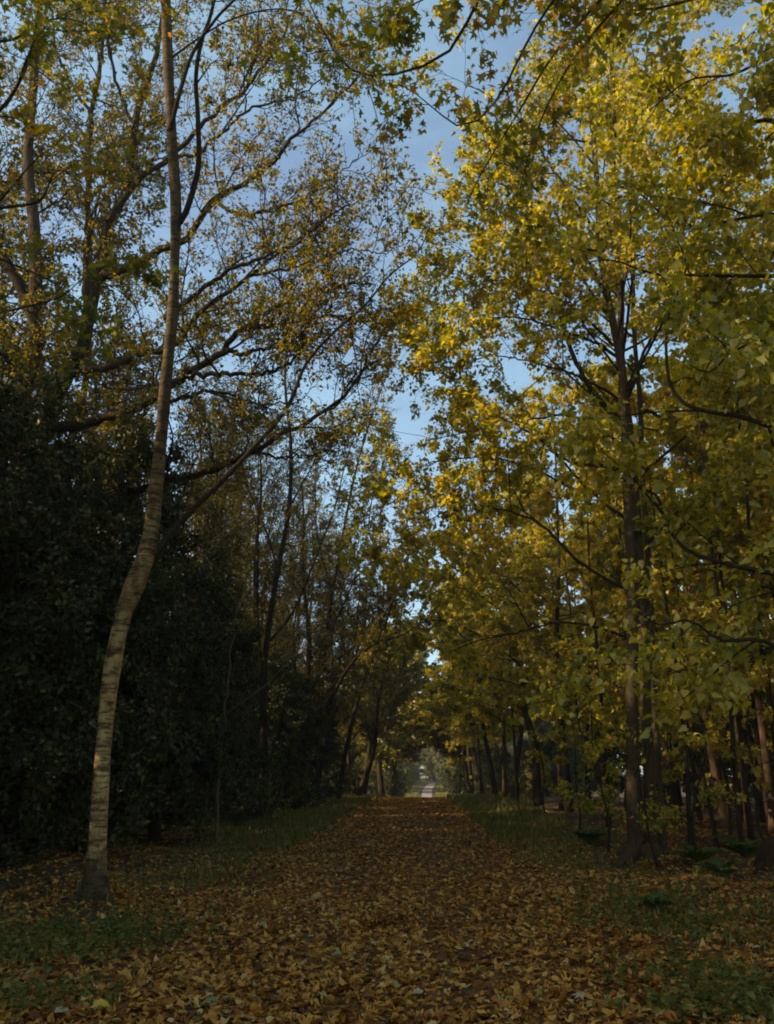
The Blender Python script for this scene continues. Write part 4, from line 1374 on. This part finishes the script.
bu = [bush(M['far_leaf']), bush(M['holly_leaf'], 3.0, 2.0)]
put(bu, [
    (0, -6.3, 41, 0, .75, 'light green bush on the verge under the arching tree'),
    (1, -6.8, 33, 1, .9, 'dark evergreen bush at the foot of the arching tree'),
    (1, -7.0, 52, 2, 1.0, 'dark evergreen bush on the left verge further along'),
    (0, -6.4, 64, 3, .9, 'green bush near the crest on the left verge'),
    (1, 12.5, 36, 4, 1.2, 'dark evergreen bush in shade left behind the big lime'),
    (1, 9.2, 45, 5, 1.1, 'dark evergreen bush behind the crooked forked trunk'),
    (1, 16.5, 27, .5, 1.3, 'dark evergreen bush behind the red brown trunk'),
    (0, 7.5, 57, 1.5, .9, 'green bush between trunks of the right row'),
    (1, 21, 33, 2.5, 1.4, 'dark bush far back between the stems at right'),
    (1, 17, 40, 3.5, 1.5, 'dark bush deep in the right hand wood behind the thin stems'),
    (1, 14, 50, 4.5, 1.5, 'dark bush closing the wood behind the right row'),
    (1, -3.9, 88, 5.5, .9, 'dark bush just left of the path beyond the crest'),
    (1, 19, 23, 5.5, 1.4, 'dark bush between the red brown trunk and the right edge'),
    (1, 13.5, 29, 2.2, 1.2, 'dark bush right behind the big lime among thin stems'),
    (0, -8.0, 70, 4.2, 1.2, 'green bush left of the crest under the olive trees'),
    (1, -7.0, 78, .8, 1.2, 'dark bush beyond the crest at left, under the olive trees'),
    (1, 7.5, 76, 1.9, 1.2, 'dark bush at right beyond the end of the right row'),
    (1, 9.5, 66, 2.9, 1.3, 'dark bush behind the last yellow tree'),
    (1, 25, 28, 4.9, 1.6, 'broad dark bush far back at the right edge'),
    (1, -11, 84, 2.0, 1.6, 'broad dark bush far left beyond the crest'),
    (1, 11.5, 90, 3.7, 1.6, 'broad dark bush far right beyond the crest'),
    (0, -6.0, 108, 1.0, 1.3, 'green bush left of where the gravel path begins to climb'),
    (0, 6.2, 116, 5.0, 1.2, 'green bush right of where the gravel path begins to climb'),
    (0, -3.3, 128, .3, 1.3, 'green bush tight against the left side of the gravel path'),
    (1, 4.2, 136, 1.3, 1.2, 'dark bush tight against the right side of the gravel path'),
    (0, -2.6, 164, 2.3, 1.4, 'green bush hugging the gravel path on its left near the top'),
    (0, 4.0, 168, 3.3, 1.4, 'green bush hugging the gravel path on its right near the top'),
    (1, -4.3, 112, 4.3, 1.3, 'dark bush in the dip left of the gravel path'),
    (0, 4.6, 110, 5.3, 1.2, 'green bush in the dip right of the gravel path'),
    (0, 7.5, 86, .5, 1.5, 'green bush right of the dip beyond the crest'),
    (1, 10.5, 80, 1.5, 1.5, 'dark bush between stems right of the crest'),
    (0, 9.5, 100, 2.5, 1.7, 'broad green bush on the far side of the dip at right'),
    (1, 13, 112, 3.5, 1.9, 'large dark bush far right on the slope'),
    (0, 8.5, 132, 4.5, 1.9, 'large green bush right of the gravel path half way up'),
    (1, 6.8, 148, 5.5, 1.5, 'dark bush right of the gravel path near its top'),
    (0, -7.5, 96, .9, 1.6, 'broad green bush left of the dip beyond the crest'),
    (1, -10.5, 104, 1.9, 1.8, 'large dark bush far left on the slope'),
    (0, -6.5, 128, 2.9, 1.8, 'large green bush left of the gravel path half way up'),
    (1, -5.4, 158, 3.9, 1.5, 'dark bush left of the gravel path near its top'),
    (0, 6, 176, 4.9, 1.8, 'green bush at the right of the top of the gravel path'),
    (1, 14.5, 92, 5.9, 1.9, 'dark bush closing the gap behind the end of the right row'),
    (1, -15, 74, .4, 1.8, 'dark bush behind the twiggy trees left of the crest'),
    (1, 16, 66, 1.4, 1.9, 'large dark bush deep in the wood behind the right row'),
    (1, 22, 52, 2.4, 2.0, 'large dark bush closing the back of the right hand wood'),
    (1, 27, 40, 3.4, 2.0, 'largest dark bush at the back of the right hand wood'),
    (1, 1.5, 203, 5.0, 1.6, 'dark bush at the head of the gravel path'),
    (1, -2.5, 206, 3.0, 1.6, 'dark bush beside the head of the gravel path'),
], 'bushes along the wood edges')

# mossy stump at the right edge
q = ground_at(774, 868)
t = thing('stump', 'dark mossy tree stump cut off by the right edge', 'stump', q)
s = np.linspace(0, 1, 14)
pts = np.stack([.10*s, 0*s, -.1+.62*s], -1)
V, F = tubes(pts[None], (.27*(1+.6*np.exp(-s*5))*np.sqrt(np.clip(1.02-np.clip((s-.55)/.45, 0, 1)**2, 0, 1)))[None], 22)
ang = np.arctan2(V[:, 1], V[:, 0])
V[:, :2] *= (1+.10*np.sin(ang*5+1)+.06*np.sin(ang*9+V[:, 2]*9))[:, None]
V += rng.normal(0, .008, V.shape)
link('trunk', quad_mesh('trunk', V, F, M['dark_bark'], True), t)
for k in range(4):
    a = k*1.7+.4
    q = np.linspace(0, 1, 7)
    V, F = tubes(np.stack([math.cos(a)*(.2+.5*q), math.sin(a)*(.2+.5*q)+.05*np.sin(q*4), .10-.16*q], -1)[None], (.075*(1-.7*q))[None], 8)
    link('root', quad_mesh('root', V, F, M['dark_bark'], True), t)

# ------------------------------------------------------------------ damp autumn air
m, t, out = new_mat('damp_air')
pv = t.nodes.new('ShaderNodeVolumePrincipled')
pv.inputs['Color'].default_value = (.95, .92, .78, 1)
pv.inputs['Density'].default_value = .0006
pv.inputs['Anisotropy'].default_value = .2
t.links.new(pv.outputs[0], out.inputs['Volume'])
x0, x1, y0, y1, z0, z1 = -62, 62, -40, 262, -2.5, 34
V = np.array([[x, y, z] for z in (z0, z1) for y in (y0, y1) for x in (x0, x1)], float)
F = np.array([[0, 2, 3, 1], [4, 5, 7, 6], [0, 1, 5, 4], [2, 6, 7, 3], [0, 4, 6, 2], [1, 3, 7, 5]])
hz = tag(link('haze', quad_mesh('haze', V, F, m)), 'thin damp haze in the air under the trees', 'haze', None, 'stuff')
